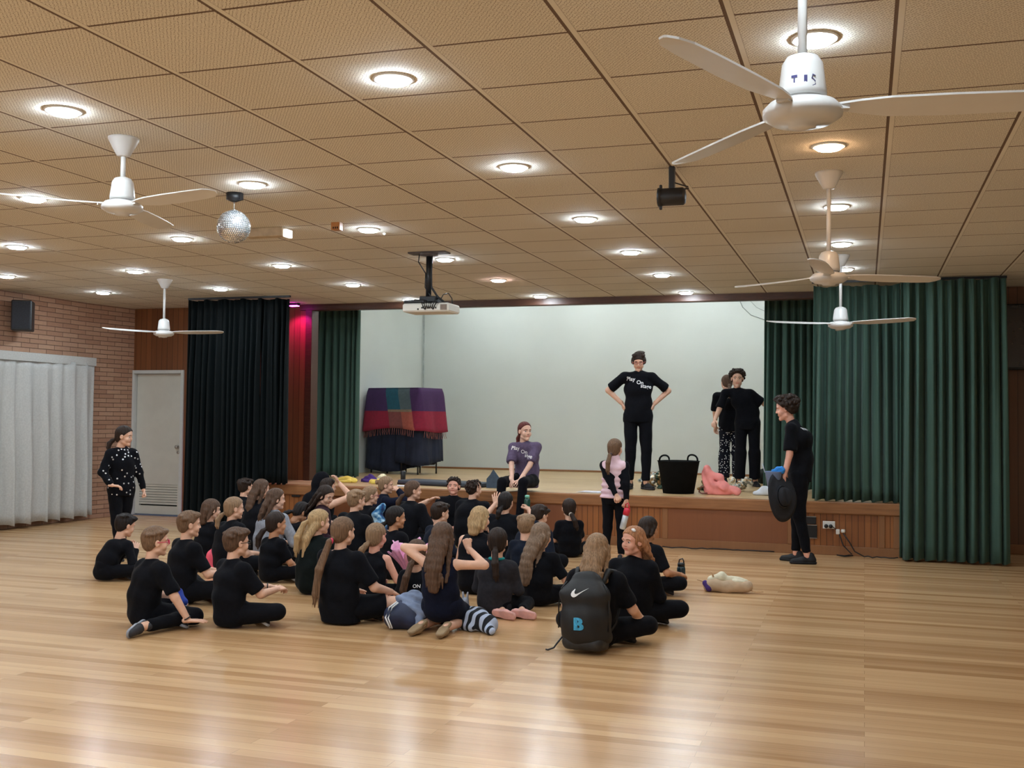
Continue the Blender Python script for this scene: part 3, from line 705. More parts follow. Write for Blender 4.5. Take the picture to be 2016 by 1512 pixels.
# loudspeaker
t = empty('loudspeaker', (XL+.20, 11.0, 2.50)); tag(t, 'black loudspeaker mounted high on the brick wall', 'loudspeaker'); t.rotation_euler = (0, 0, R(34))
b = MB(); b.box(-.12, .12, -.13, .13, 0, .38, bev=.012); b.build('cabinet', m_blk, t)
b = MB(); b.box(-.105, .105, -.142, -.131, .02, .36, bev=.008); b.build('grille', mat('speaker_mesh', C8(34, 38, 48), .7, var=.2, scale=90), t)
b = MB(); b.box(-.02, .02, .12, .17, .14, .26); b.build('wall_bracket', m_blk, t)
# television
t = empty('television', (2.05, YF-.12, 2.06)); tag(t, 'black flat television on the timber wall at the right edge', 'television')
b = MB(); b.box(-.60, .60, 0, .05, 0, .74, bev=.01); b.build('bezel', m_blk, t)
b = MB(); b.box(-.575, .575, -.004, 0, .03, .72); b.build('screen', mat('screen_glass', C8(34, 38, 52), .12, var=.02, spec=.8), t)
b = MB(); b.box(-.1, .1, .05, .11, .3, .5); b.build('wall_bracket', m_blk, t)
# sockets and switch plates on the stage front
def plate(x, z, w, h, label, m, name='power_outlet', cat='power socket'):
    t = empty(name, (x, YS-.008, z)); tag(t, label, cat)
    b = MB(); b.box(-w/2, w/2, -.010, 0, -h/2, h/2, bev=.003); b.build('plate', m, t); return t
t = plate(-.37, .33, .13, .082, 'white double power socket on the stage front near the right curtain', mat('socket_white', C8(236, 236, 232), .35, var=.01))
b = MB()
for dx in (-.028, .02): b.lathe([(.02, 0), (.022, .03), (.012, .045)], n=14, M=Matrix.Translation((dx, -.01, -.012))@Matrix.Rotation(R(90), 4, 'X'))
b.build('plug', m_blk, t)
t = plate(-.56, .375, .11, .085, 'upper black socket plate on the stage front behind the young man', m_blk, 'socket_plate', 'socket plate')
b = MB(); b.box(-.055, .055, -.013, -.010, .034, .042); b.build('metal_edge', m_metal, t)
t = plate(-.55, .25, .11, .15, 'lower taller black socket plate on the stage front behind the young man', m_blk, 'socket_plate', 'socket plate')
b = MB(); b.box(-.055, .055, -.013, -.010, .067, .075); b.box(-.055, .055, -.013, -.010, -.075, -.067); b.build('metal_edge', m_metal, t)
t = plate(-6.96, .46, .12, .075, 'black socket plate with white top edge at the left end of the stage front', m_blk, 'socket_plate', 'socket plate')
b = MB(); b.box(-.062, .062, -.013, -.010, .032, .042); b.build('metal_edge', m_trim, t)
t = empty('power_plug', (-.25, YS-.05, .27)); tag(t, 'two pale plugs on dark leads hanging under the white socket', 'plug')
b = MB(); b.box(-.045, -.005, -.02, .02, -.035, .02, bev=.006); b.lathe([(.02, -.015), (.024, 0), (.02, .02)], n=14, c=(.03, 0, 0)); b.build('plug_body', mat('socket_white', C8(236, 236, 232), .35), t)
b = MB(); b.tube([(-.10, .03, .05), (-.06, .01, .03), (-.02, 0, 0)], .005, 6); b.build('lead', m_blk, t)
def cable(pts, label, r=.007):
    t = MB().tube([Vector(p) for p in pts], r, 6); c = Vector(pts[0]); 
    t.v = [tuple(Vector(v)-c) for v in t.v]; o = t.build('cable', m_blk, None, c); tag(o, label, 'cable'); return o
rs = random.Random(2)
def wig(x0, x1, y, n, a): return [(lerp(x0, x1, i/n), y+rs.uniform(-a, a), .009+rs.uniform(0, .01)) for i in range(n+1)]
cable([(-.22, YS-.06, .25), (-.15, YS-.07, .15), (-.1, YS-.08, .06), (.0, YS-.11, .012)]+wig(.04, .34, YS-.12, 7, .03), 'black lead running from the plugs down to the floor by the right curtain')
cable([(-.26, YS-.06, .24), (-.22, YS-.07, .12), (-.13, YS-.09, .03), (-.2, YS-.12, .012), (-.28, YS-.14, .02), (-.2, YS-.17, .012), (-.12, YS-.13, .02), (-.2, YS-.1, .012)], 'black lead coiled on the floor beneath the white socket')
cable(wig(-2.2, -.95, YS-.07, 22, .025), 'thin black cable lying along the foot of the stage under the plywood panel')

# ------------------------------------------------------------ people: shared head, hair, hand and shoe shapes


def head_soup():
    f = Field(0.003, 0.018)
    f.ell((0, -.012, .032), (.073, .093, .083))
    f.ell((0, .020, -.035), (.055, .060, .078))
    f.cap((-.044, .0, -.07), (0, .058, -.098), .017, .017); f.cap((.044, .0, -.07), (0, .058, -.098), .017, .017)
    f.ell((-.034, .052, -.035), (.026, .024, .028)); f.ell((.034, .052, -.035), (.026, .024, .028))
    f.cap((-.012, .078, .022), (-.046, .064, .021), .008, k=.012); f.cap((.012, .078, .022), (.046, .064, .021), .008, k=.012)
    for s in (-1, 1): f.ell((s*.031, .089, .002), (.017, .014, .010), k=.010, sub=True)
    f.cap((0, .078, .008), (0, .093, -.026), .0062, .0086, k=.010)
    for s in (-1, 1): f.ell((s*.009, .086, -.029), (.007, .009, .006), k=.006)
    f.cap((-.014, .0735, -.053), (.014, .0735, -.053), .0072, k=.008); f.cap((-.012, .0735, -.062), (.012, .0735, -.062), .0074, k=.008)
    f.cap((-.018, .091, -.0575), (.018, .091, -.0575), .0035, k=.004); f.pr[-1] = ('s', V3(0, .084, -.0575), V3(.019, .006, .0022), None, .003)
    for s in (-1, 1):
        f.ell((s*.077, -.006, -.006), (.008, .018, .028), Matrix.Rotation(s*.25, 3, 'Z'), k=.006)
        f.ell((s*.086, -.002, -.004), (.006, .011, .019), k=.005, sub=True)
    f.cap((0, -.022, -.06), (0, -.036, -.15), .047, .046, k=.02)
    V, F = f.solve()
    c = V[F].mean(1); m = np.zeros(len(F), int)
    front = c[:, 1] > .058
    m[front & (abs(c[:, 0]) < .021) & (abs(c[:, 2]+.0575) < .0085-.00022*abs(c[:, 0])*1000*.25)] = 1
    bz = .024-.006*((abs(c[:, 0])-.028)/.02)**2
    m[front & (abs(c[:, 0]) > .013) & (abs(c[:, 0]) < .048) & (abs(c[:, 2]-bz) < .0036)] = 2
    s = Soup(); s.add(V, F, m)
    for sx in (-1, 1):
        def ball(cx, cy, cz, r, mi, sq=1.0):
            vs = []; fs = []; n = 12; k = 8
            for i in range(k+1):
                th = math.pi*i/k
                for j in range(n):
                    ph = 2*math.pi*j/n; vs.append((cx+r*math.sin(th)*math.cos(ph), cy+r*sq*math.cos(th), cz+r*math.sin(th)*math.sin(ph)))
            for i in range(k):
                for j in range(n): fs.append((i*n+j, i*n+(j+1) % n, (i+1)*n+(j+1) % n, (i+1)*n+j))
            s.add(np.array(vs), np.array(fs), mi)
        ball(sx*.031, .0630, .001, .0114, 3); ball(sx*.031, .0722, .001, .0062, 4, .55)
    return np.concatenate(s.V), np.concatenate(s.F), np.concatenate(s.M)
HEAD = head_soup()
def child_head():
    V = HEAD[0].copy(); z = V[:, 2]; y = V[:, 1]
    V[:, 2] = np.where(z < 0, z*.87, z); V[:, 1] = np.where(y > .055, .055+(y-.055)*.74, y)
    lowf = np.clip(-z/.1, 0, 1)*np.clip(y/.05, 0, 1); V[:, 1] -= lowf*.006
    return V, HEAD[1], HEAD[2]
KID = child_head()

def hand_soup(pose):
    curl = {'relax': (22, 28, 22), 'fist': (78, 88, 60), 'flat': (3, 4, 3), 'grip': (48, 62, 40), 'splay': (14, 16, 12)}[pose]
    spr = {'relax': .5, 'fist': .2, 'flat': 2.2, 'grip': .4, 'splay': 1.8}[pose]
    f = Field(0.0026, 0.007)
    xs = (.030, .010, -.010, -.029); ln = (.064, .072, .067, .052)
    for i, x in enumerate(xs):
        f.cap((x*.55, .004, 0), (x, .072-.003*abs(i-1), 0), .0125, .0105)
        p = V3(x, .074-.004*abs(i-1), 0); a = 0.0; side = R(-x*1000*.35*spr)*-1
        segs = (.46, .30, .24); rr = (.0088, .0078, .0070, .0058)
        for j in range(3):
            a += R(curl[j]*(1+.08*i)); d = V3(math.sin(side)*math.cos(a), math.cos(side)*math.cos(a), -math.sin(a))
            q = p+d*ln[i]*segs[j]; f.cap(p, q, rr[j], rr[j+1], k=.002); p = q
    t = {'fist': [(.022, .02, -.006), (.036, .046, -.022), (.022, .066, -.034), (.004, .072, -.036)],
         'grip': [(.022, .02, -.006), (.046, .044, -.018), (.046, .066, -.036), (.036, .080, -.046)]}.get(pose, [(.022, .018, -.004), (.050, .046, -.010), (.064, .070, -.014), (.070, .092, -.018)])
    f.chain([V3(*q) for q in t], (.013, .0115, .0095, .0075), k=.004)
    f.cap((0, -.03, 0), (0, .01, 0), .019, .017, flat=((1, 0, 0), 1.25))
    return f.solve()
HANDS = {k: hand_soup(k) for k in ('relax', 'fist', 'flat', 'grip', 'splay')}

def shoe_mesh(kind):
    f = Field(0.0045, 0.02)
    f.cap((0, -.055, .040), (0, .045, .040), .034, .036); f.cap((0, .045, .036), (0, .145, .026), .036, .027, flat=((1, 0, 0), 1.2))
    if kind != 'flat': f.cap((0, -.045, .05), (0, -.035, .085), .036, .036)
    V, F = f.solve(clip=lambda X, Y, Z: -Z+.004+0*X+0*Y)
    V2, F2 = None, None
    g = Field(0.0045, 0.012)
    g.cap((0, -.058, .02), (0, .05, .02), .038, .040); g.cap((0, .05, .02), (0, .148, .018), .040, .033, flat=((1, 0, 0), 1.2))
    V2, F2 = g.solve(clip=lambda X, Y, Z: np.maximum(-Z+0*X+0*Y, Z-.024+0*X+0*Y))
    s = Soup(); s.add(V, F, 0); s.add(V2, F2, 1)
    return s.mesh('shoe_'+kind)
SHOES = {k: shoe_mesh(k) for k in ('sneaker', 'flat')}

def hair_mesh(style, length=.25, side=0.0, seed=1, bangs=False, vol=0.0, up=0.0):
    """hair in head space; face is +Y, z up, skull centre near the origin"""
    f = Field(0.0042, 0.016)
    r0 = .080+vol; fr = .0
    f.ell((0, -.016, .034), (r0, .101+vol, .090+vol))
    f.ell((0, -.035, -.015), (.071+vol, .078+vol, .075) if style not in ('short', 'curly') else (.066+vol, .070+vol, .060))
    hl = .004 if bangs else -.006+up
    strandN = 46; amp = .0022
    rs = np.random.RandomState(seed)
    late = []
    if style == 'short':
        for i in range(16):
            a = rs.uniform(-2.4, 2.4); z = rs.uniform(.05, .098)
            rr = .9*math.sqrt(max(0, 1-((z-.034)/.09)**2)); f.ell((r0*rr*math.sin(a), -.016+.1*rr*math.cos(a), z), (.026, .026, .014))
        f.cap((-.045, .066, .075), (.05, .062, .080), .016, .018)
    if style == 'swept':
        for sx in (-1, 1):
            f.ell((sx*.078, -.022, .0), (.017, .030, .042)); f.ell((sx*.055, .030, .088), (.030, .036, .020))
        f.ell((.015, .030, .100), (.045, .034, .014)); f.ell((-.03, -.02, .112), (.05, .05, .014)); f.ell((0, -.10, -.04), (.05, .022, .04))
    if style == 'curly':
        for i in range(170):
            a = rs.uniform(-math.pi, math.pi); z = rs.uniform(-.035, .118)
            if math.cos(a) > .25 and z < .062: continue
            rr = math.sqrt(max(0.02, 1-((z-.034)/.095)**2)); q = rs.uniform(.010, .015)+vol*.2
            f.ell((( r0+.007)*rr*math.sin(a), -.016+(.107+vol)*rr*math.cos(a), z+vol*.6), (q, q, q), k=.003)
    if style in ('long', 'wavy', 'bob'):
        L = length; w = .058 if style != 'bob' else .066
        cut_low = L
        n = max(2, int(L/.05)); wob = .010 if style == 'wavy' else .003
        # back sheet
        pts = []; rd = []
        for i in range(n+1):
            t = i/n; z = .0-L*t
            pts.append(V3(side*t+wob*math.sin(6*t+seed), -.075-(.092*min(1, L*t/.20)**.8 if style != 'bob' else .022*math.sin(t*1.57)), z)); rd.append(lerp(.046, .030 if L > .2 else .038, t))
        for i in range(n): f.cap(pts[i], pts[i+1], rd[i], rd[i+1], flat=((1, 0, 0), 1.75-.35*i/n), k=.012)
        for sx in (-1, 1):
            pts = []; rd = []
            for i in range(n+1):
                t = i/n
                pts.append(V3(sx*(.066+.016*math.sin(t*2.2))+side*t+wob*math.sin(7*t+sx), -.018-(.115*t if L > .2 else .05*t), .02-L*(.80+.1*sx*math.copysign(1, side+.001))*t)); rd.append(lerp(.024, .013, t))
            for i in range(n): f.cap(pts[i], pts[i+1], rd[i], rd[i+1], k=.012)
        if style == 'wavy' or L > .2:
            for i in range(12):
                x = rs.uniform(-.07, .07); z0 = -L*rs.uniform(.55, .8); z1 = -L*rs.uniform(.92, 1.08)
                f.cap((x+side*.7, -.168, z0), (x*1.05+side+rs.uniform(-.012, .012), -.168, z1), .014, .004, k=.004)
    if style in ('pony', 'highpony', 'halfup', 'bun'):
        tz = {'pony': -.035, 'highpony': .05, 'halfup': .02, 'bun': .045}[style]; ty = -.115 if tz > 0 else -.10
        if style == 'bun':
            f.ell((0, ty-.016, tz), (.034, .026, .034), k=.006)
            for i in range(8): f.ell((.02*math.sin(i), ty-.02, tz+.02*math.cos(i)), (.014, .014, .014), k=.003)
        else:
            pts = [V3(0, ty, tz), V3(side*.2, ty-.040, tz-.03), V3(side*.6, ty-.040-.045*min(1.7, length/.25), tz-length*.45), V3(side, ty-.036-.055*min(1.9, length/.25), tz-length*.8), V3(side*1.1, ty-.03-.058*min(1.9, length/.25), tz-length)]
            f.chain(pts, (.013, .024, .028 if length < .3 else .032, .024, .006), k=.01)
            for i in range(5):
                x = rs.uniform(-.018, .018); f.cap(pts[2]+V3(x, 0, 0), pts[3]+V3(x*1.8, rs.uniform(-.01, .01), -length*.2), .012, .003, k=.003)
        if style == 'halfup':
            [f.chain([V3(a, -.06, -.02), V3(a, -.145, -.14), V3(a*.9, -.165, -length*q)], (.036, .034, .018), k=.012) for a, q in ((-.05, .85), (.0, 1.0), (.05, .92))]
    # keep the face free
    low = -.068 if style in ('short', 'curly') else -.085 if style == 'swept' else -.080 if style in ('short', 'curly', 'pony', 'highpony', 'bun') else -2
    def clip(X, Y, Z):
        front = (1.1*Y-.002*0-Z+hl)*.67                       # in front of the hairline plane
        if bangs: front = np.minimum(front, (.036-Z)+0*X+0*Y)
        face = np.minimum(front, Y+np.where(np.abs(X) > .057, -.030, .032)+0*Z) if low < -1 else front
        c = face+0*X
        if low > -1:
            nape = (low-Z)+0*X+0*Y
            c = np.where(Y < -.097, -1.0, np.maximum(c, nape))
        if style in ('short', 'curly', 'pony', 'highpony', 'bun'):
            for sx in (-1, 1):
                e = (1-np.sqrt(((X-sx*.088)/.026)**2+((Y-.002)/.024)**2+((Z+.008)/.034)**2))*.025
                c = np.maximum(c, e)
        return c
    def strands(X, Y, Z):
        th = np.arctan2(X, -(Y+.03)); return .0013*np.sin(th*strandN+2.5*np.sin(Z*14+seed))+.0016*np.sin(th*15+Z*9+seed)
    V, F = f.solve(noise=strands, clip=clip)
    return soup_mesh('hair_'+style, V, F)
HAIR = {}
def get_hair(style, **kw):
    key = (style,)+tuple(sorted(kw.items()))
    if key not in HAIR: HAIR[key] = hair_mesh(style, **kw)
    return HAIR[key]

SKINC = {'fair': C8(226, 178, 152), 'pale': C8(232, 190, 168), 'tan': C8(196, 142, 108), 'pink': C8(228, 168, 146)}
HAIRC = {'black': C8(34, 28, 27), 'dark': C8(46, 34, 28), 'brown': C8(88, 66, 52), 'mid': C8(112, 86, 66), 'light': C8(142, 114, 88),
         'blonde': C8(178, 148, 108), 'red': C8(168, 118, 84), 'auburn': C8(96, 46, 42), 'ash': C8(126, 104, 86)}
def skin_mats(t, hc):
    s = mat('skin_'+t, SKINC[t], .55, var=.05, scale=20)
    if not s.get('sss'):
        s['sss'] = 1; s.node_tree.nodes['Principled BSDF'].inputs['Subsurface Weight'].default_value = 0.0
    return [s, mat('lips_'+t, tuple(c*k for c, k in zip(SKINC[t], (.78, .48, .48))), .45, var=.03),
            mat('brow_'+hc, tuple(c*.8 for c in HAIRC[hc]), .8), mat('eye_white', C8(196, 188, 182), .4, var=.02), mat('iris', C8(52, 36, 28), .15, var=.1)]
def hair_mat(c): return mat('hair_'+c, HAIRC[c], .55, var=.26, scale=1.0, stretch=(150, 150, 7), bump=.18, bscale=1.6, spec=.22)
CLOTHC = {'black': C8(13, 14, 20), 'navy': C8(16, 20, 38), 'char': C8(44, 43, 48), 'white': C8(225, 225, 228), 'grey': C8(150, 154, 164),
          'purple': C8(98, 86, 112), 'pinkvest': C8(232, 196, 206), 'darkgreen': C8(15, 22, 22), 'plum': C8(48, 28, 38), 'slate': C8(22, 28, 42), 'denim': C8(40, 50, 76)}
def cloth(c): return mat('cloth_'+c, CLOTHC[c], .92, var=.10, scale=40, bump=.25, bscale=26, sheen=.03, spec=.15)

def ik(S, T, l1, l2, pole):
    S, T = np.array(S, float), np.array(T, float); d = T-S; L = np.linalg.norm(d)
    if L > (l1+l2)*.995: T = S+d/L*(l1+l2)*.995; d = T-S; L = np.linalg.norm(d)
    a = (l1*l1-l2*l2+L*L)/(2*L); h = math.sqrt(max(0, l1*l1-a*a)); u = d/L
    p = np.array(pole, float); p -= u*(p@u); p /= np.linalg.norm(p)+1e-9
    return S+u*a+p*h, T
def frame(fwd, up):
    y = np.array(fwd, float); y /= np.linalg.norm(y); z = np.array(up, float); z = z-y*(z@y); z /= np.linalg.norm(z); x = np.cross(y, z)
    return np.stack([x, y, z], 1)
def rotz(a): c, s = math.cos(a), math.sin(a); return np.array([[c, -s, 0], [s, c, 0], [0, 0, 1]])
def rotx(a): c, s = math.cos(a), math.sin(a); return np.array([[1, 0, 0], [0, c, -s], [0, s, c]])
def roty(a): c, s = math.cos(a), math.sin(a); return np.array([[c, 0, s], [0, 1, 0], [-s, 0, c]])
def M4(Rm, t, s=1.0):
    M = Matrix([[*(Rm[i]*s), t[i]] for i in range(3)]+[[0, 0, 0, 1]]); return M

LEGS = {
    'cross': dict(pz=.105, knees=((.27, .20, .115), (-.27, .20, .105)), ankles=((-.05, .29, .065), (.07, .21, .05)), feet=(((-1, -.25, -.1), (.1, .5, .8)), ((1, -.2, -.1), (-.1, .5, .8)))),
    'cross2': dict(pz=.105, knees=((.25, .24, .16), (-.24, .24, .13)), ankles=((-.03, .33, .055), (.06, .24, .05)), feet=(((-1, .1, -.1), (.1, .3, .9)), ((1, .1, -.1), (-.1, .3, .9)))),
    'kneel': dict(pz=.19, knees=((.10, .27, .06), (-.10, .27, .06)), ankles=((.10, -.13, .055), (-.10, -.13, .055)), feet=(((.1, -1, -.25), (0, .2, -1)), ((-.1, -1, -.25), (0, .2, -1)))),
    'side': dict(pz=.115, knees=((.20, .27, .07), (-.12, .33, .10)), ankles=((.26, -.14, .06), (.14, .16, .05)), feet=(((.5, -.8, -.2), (.9, .4, -.15)), ((.9, .1, -.1), (0, .4, .9)))),
    'sideL': dict(pz=.115, knees=((.14, .32, .10), (-.20, .27, .07)), ankles=((-.16, .12, .05), (-.30, -.06, .06)), feet=(((-.9, .1, -.1), (0, .4, .9)), ((-.6, -.8, -.2), (-.9, .4, .1)))),
    'sideR': dict(pz=.115, knees=((.20, .27, .07), (-.12, .33, .10)), ankles=((.24, -.04, .06), (.10, -.10, .055)), feet=(((1, -.15, -.05), (-.1, 1, .25)), ((1, -.3, -.05), (0, 1, .25)))),
    'up': dict(pz=.105, knees=((.12, .26, .30), (-.13, .26, .29)), ankles=((.10, .38, .06), (-.10, .38, .06)), feet=(((.1, 1, 0), (0, 0, 1)), ((-.1, 1, 0), (0, 0, 1)))),
}
def person(label, pos, deg, s=1.0, legs='cross', lean=.05, side=0.0, hyaw=0, hpitch=0, hroll=0, neck=0.0, rh=(.10, .24, .17), lh=(-.10, .24, .17), rpole=(.5, -.4, -.7), lpole=(-.5, -.4, -.7),
           rhand='relax', lhand='relax', rdir=None, ldir=None, rup=None, lup=None, hair='short', hc='brown', hk=None, skin='fair', top='black', sleeve='short', bottom='black', bl='long', shoes=('black', 'char'),
           hs=.92, fat=1.0, tie=None, glasses=None, joints=None, group=None, skirt=None, shk='sneaker', collar=True, twist=0, hood=False, cat='person', hem=None, hide_shoes=False, topname=None):
    root = empty('person', pos, -R(deg)); tag(root, label, cat, group)
    stand = joints is not None
    if not stand:
        Lg = LEGS[legs]; pz = Lg['pz']*s
        P0 = V3(0, 0, pz); P1 = V3(side*.3, -.02+lean*.25, pz/s+.105)*1.0; P1 = V3(P1[0]*s, P1[1]*s, pz+.105*s)
        P2 = V3(side*.7*s, (-.012+lean*.65)*s, pz+.225*s-lean*.12*s); P3 = V3(side*s, (.0+lean)*s, pz+.345*s-lean*.35*s)
        hips = [V3(.075, .03, 0)*s+V3(0, 0, pz-.01), V3(-.075, .03, 0)*s+V3(0, 0, pz-.01)]
        knees = [V3(*k)*s for k in Lg['knees']]; ank = [V3(*k)*s for k in Lg['ankles']]; feet = Lg['feet']
        l1, l2 = .205*s, .185*s; gs = s
    else:
        J = joints; gs = s
        P0, P1, P2, P3 = [V3(*J[k])*s for k in ('P0', 'P1', 'P2', 'P3')]
        hips = [V3(*J['hipR'])*s, V3(*J['hipL'])*s]; knees = [V3(*J['kneeR'])*s, V3(*J['kneeL'])*s]; ank = [V3(*J['ankR'])*s, V3(*J['ankL'])*s]
        feet = J['feet']; l1, l2 = J.get('arm', (.205, .185)); l1 *= s; l2 *= s
    kr = (joints or {}).get('kr', 1.0)*fat            # limb thickness factor
    Q = s*kr
    tw = rotz(-R(twist))
    up = (P3-P2)/np.linalg.norm(P3-P2)
    sw = (joints or {}).get('sw', .125)*s
    sh = [P3+tw@V3(sw, 0, -.046*s), P3+tw@V3(-sw, 0, -.046*s)]
    hd = P3+V3(0, .028+neck, .118+.0*s)*(.9+.1*s)+V3(0, 0, 0)
    headR = rotz(-R(hyaw))@rotx(-R(hpitch))@roty(R(hroll))
    hd = P3+V3(0, .012+neck, .070)*hs/.92+headR@V3(0, .015, .060)*hs/.92
    tgt = [np.array(rh, float)*s, np.array(lh, float)*s]
    arms = []
    for i in (0, 1):
        e, w = ik(sh[i], tgt[i], l1, l2, (rpole, lpole)[i]); arms.append((sh[i], e, w))
    # body
    f = Field(.0095*max(1, s**.5), .03*s); wide = (tw@V3(1, 0, 0), 1.38)
    f.cap(P0, P1, .088*Q, .078*Q, flat=wide); f.cap(P1, P2, .078*Q, .084*Q, flat=wide); f.cap(P2, P3-V3(0, 0, .05*s), .084*Q, .060*Q, flat=wide)
    f.cap(sh[0], sh[1], .036*Q, .036*Q)
    mid = (sh[0]+sh[1])/2
    for S_ in sh: f.cap(mid+V3(0, 0, .026*s), mid+(S_-mid)*.75+V3(0, 0, .006*s), .030*Q, .024*Q, k=.03)
    nb = hd+headR@V3(0, -.03, -.10)*hs
    f.cap(P3-V3(0, 0, .03*s), nb, .043*hs*kr, .043*hs*kr, k=.02)
    ra = (.037*Q, .031*Q, .029*Q, .0215*Q)
    for S_, e, w in arms: f.cap(S_, e, ra[0], ra[1], k=.015); f.cap(e, w, ra[2]+.003*Q, ra[3], k=.01)
    rl = (.072*Q, .050*Q, .046*Q, .030*Q)
    for i in (0, 1): f.cap(hips[i], knees[i], rl[0], rl[1], k=.02); f.cap(knees[i], ank[i], rl[2], rl[3], k=.012)
    V, F = f.solve()
    sp = Soup(); sp.add(V, F, 0)
    HV, HF, HM = (HEAD if hs > .94 else KID); sp.add((HV*hs)@headR.T+hd, HF, HM)
    for i in (0, 1):
        S_, e, w = arms[i]; pose = (rhand, lhand)[i]; Vh, Fh = HANDS[pose]
        fw = w-e; dd = (rdir, ldir)[i]; uu = (rup, lup)[i]
        if dd is not None: fw = np.array(dd, float)
        if uu is None: uu = V3(.35 if i == 0 else -.35, -.1, .9)
        fr = frame(fw, uu); Vv = Vh.copy()
        # thumb leaves the inner side: right hand palm down has its thumb at -x
        if i == 0: Vv[:, 0] *= -1; Fh = Fh[:, ::-1]
        sp.add((Vv*.88*s**.5*kr)@fr.T+w, Fh, 0)
    body = link('body', sp.mesh('body'), skin_mats(skin, hc), root)
    # top
    tm = cloth(top); g = Field(.010*max(1, s**.5), .03*s)
    inf = .011*s
    hemz = P0 if hem is None else P0-V3(0, 0, hem*s)
    if stand or hem: g.cap(hemz-V3(0, 0, .11*s), P0, .088*Q+inf*1.3, .088*Q+inf, flat=wide); g.cap(P0, P1, .088*Q+inf, .082*Q+inf, flat=wide)
    else: g.cap(P0+V3(0, 0, -.02*s), P1, .094*Q+inf, .084*Q+inf, flat=wide)
    g.cap(P1, P2, .084*Q+inf, .086*Q+inf, flat=wide); g.cap(P2, P3-V3(0, 0, .055*s), .086*Q+inf, .060*Q+inf, flat=wide)
    e_ = 1.0 if sleeve != 'none' else .74; mid = (sh[0]+sh[1])/2; g.cap(mid+(sh[0]-mid)*e_, mid+(sh[1]-mid)*e_, .038*Q+inf*.6, .038*Q+inf*.6)
    for S_ in sh: g.cap(mid+V3(0, 0, .034*s), mid+(S_-mid)*.8*e_+V3(0, 0, .012*s), .030*Q, .026*Q, k=.03)
    g.cap(P3-V3(0, 0, .05*s), P3+V3(0, -.004, -.020*s), .056*Q, .047*Q+.006, k=.02)
    if sleeve != 'none':
        for S_, e, w in arms:
            if sleeve == 'short':
                q = S_+(e-S_)*.86; g.cap(S_, S_+(e-S_)*1.05, .037*Q+inf, .037*Q+inf*1.5, k=.04, cut=(q, e-S_))
            else:
                g.cap(S_, e, .036*Q+inf, .034*Q+inf, k=.035); q = e+(w-e)*.96; g.cap(e, w+(w-e)*.1, .034*Q+inf*.9, .024*Q+inf*.7, k=.012, cut=(q, w-e))
    if hood == 'down':
        g.ell(P3+V3(0, -.055*s, .03*s), V3(.095, .055, .06)*s, k=.04); g.ell(P3+V3(0, -.02, .035*s), V3(.085, .075, .045)*s, k=.03)
    if hood == 'up':
        g.ell(hd+headR@V3(0, -.012, .012)*hs, V3(.098, .112, .122)*hs, headR, k=.03)
        g.ell(hd+headR@V3(0, .085, -.01)*hs, V3(.062, .07, .085)*hs, headR, k=.012, sub=True)
        g.cap(P3+V3(0, -.02, 0), hd+headR@V3(0, -.05, -.06)*hs, .07, .08)
    seed = abs(hash(label)) % 997 if False else sum(map(ord, label)) % 997
    ztop = (P0[2]-.075*s) if stand else .01
    V, F = g.solve(noise=folds(.0045*s, 30/s, seed), clip=lambda X, Y, Z: (ztop-Z)+0*X+0*Y)
    shirt = link(topname or {'short': 't_shirt', 'long': 'long_sleeved_top', 'none': 'sleeveless_top'}[sleeve], soup_mesh('top', V, F), tm, root)
    # bottoms
    g = Field(.010*max(1, s**.5), .03*s); bm_ = cloth(bottom)
    g.cap(P0, P0+V3(0, 0, .05*s), .093*Q+.004, .088*Q+.004, flat=((1, 0, 0), 1.38))
    for i in (0, 1):
        a, b, c = hips[i], knees[i], ank[i]
        if bl == 'long':
            g.cap(a, b, .078*Q, .058*Q, k=.025); q = b+(c-b)*.93; wl = .046 if not (joints or {}).get('wideleg') else .075
            g.cap(b, c+(c-b)*.08, .055*Q if wl < .06 else .07*Q, (wl-.006)*Q, k=.015, cut=(q, c-b))
        elif bl == 'shorts':
            q = a+(b-a)*.8; g.cap(a, b, .082*Q, .068*Q, k=.03, cut=(q, b-a))
        elif bl == 'skirt':
            q = a+(b-a)*.9; g.cap(a, b, .085*Q, .078*Q, k=.05, cut=(q, b-a))
    if skirt: # cloth of a skirt spread over the lap and floor
        for p_ in skirt: g.cap(V3(*p_[0])*s, V3(*p_[1])*s, p_[2]*s, p_[3]*s, k=.05)
    V, F = g.solve(noise=folds(.003*s, 30/s, seed+5), clip=lambda X, Y, Z: ((-.5 if (stand and J.get('nofloor')) else .006)-Z)+0*X+0*Y)
    link('skirt' if (bl == 'skirt' or skirt) else ('shorts' if bl == 'shorts' else 'trousers'), soup_mesh('bottoms', V, F), bm_, root)
    # shoes
    if not hide_shoes:
        fs = .80*s**.6 if not stand else (joints.get('fs', .8)*s)
        for i in (0, 1):
            d, u = feet[i]; fr = frame(d, u); t = ank[i]-fr[:, 2]*.055*fs
            Z = (SHV[shk]*fs)@fr.T+t; low = Z[:, 2].min()
            if not stand and low < 0.07: t = t+V3(0, 0, .002-low)
            if stand: t = t+V3(0, 0, J.get('floor', 0)*s+.001-low)
            so = link('shoe', SHOES[shk], [mat('shoe_'+shoes[0], CLOTHC.get(shoes[0], (.05, .05, .05)), .7), mat('sole_'+shoes[1], CLOTHC.get(shoes[1], (.2, .2, .2)), .8)], root, M=M4(fr, t, fs))
    # hair
    hkk = hk or {}
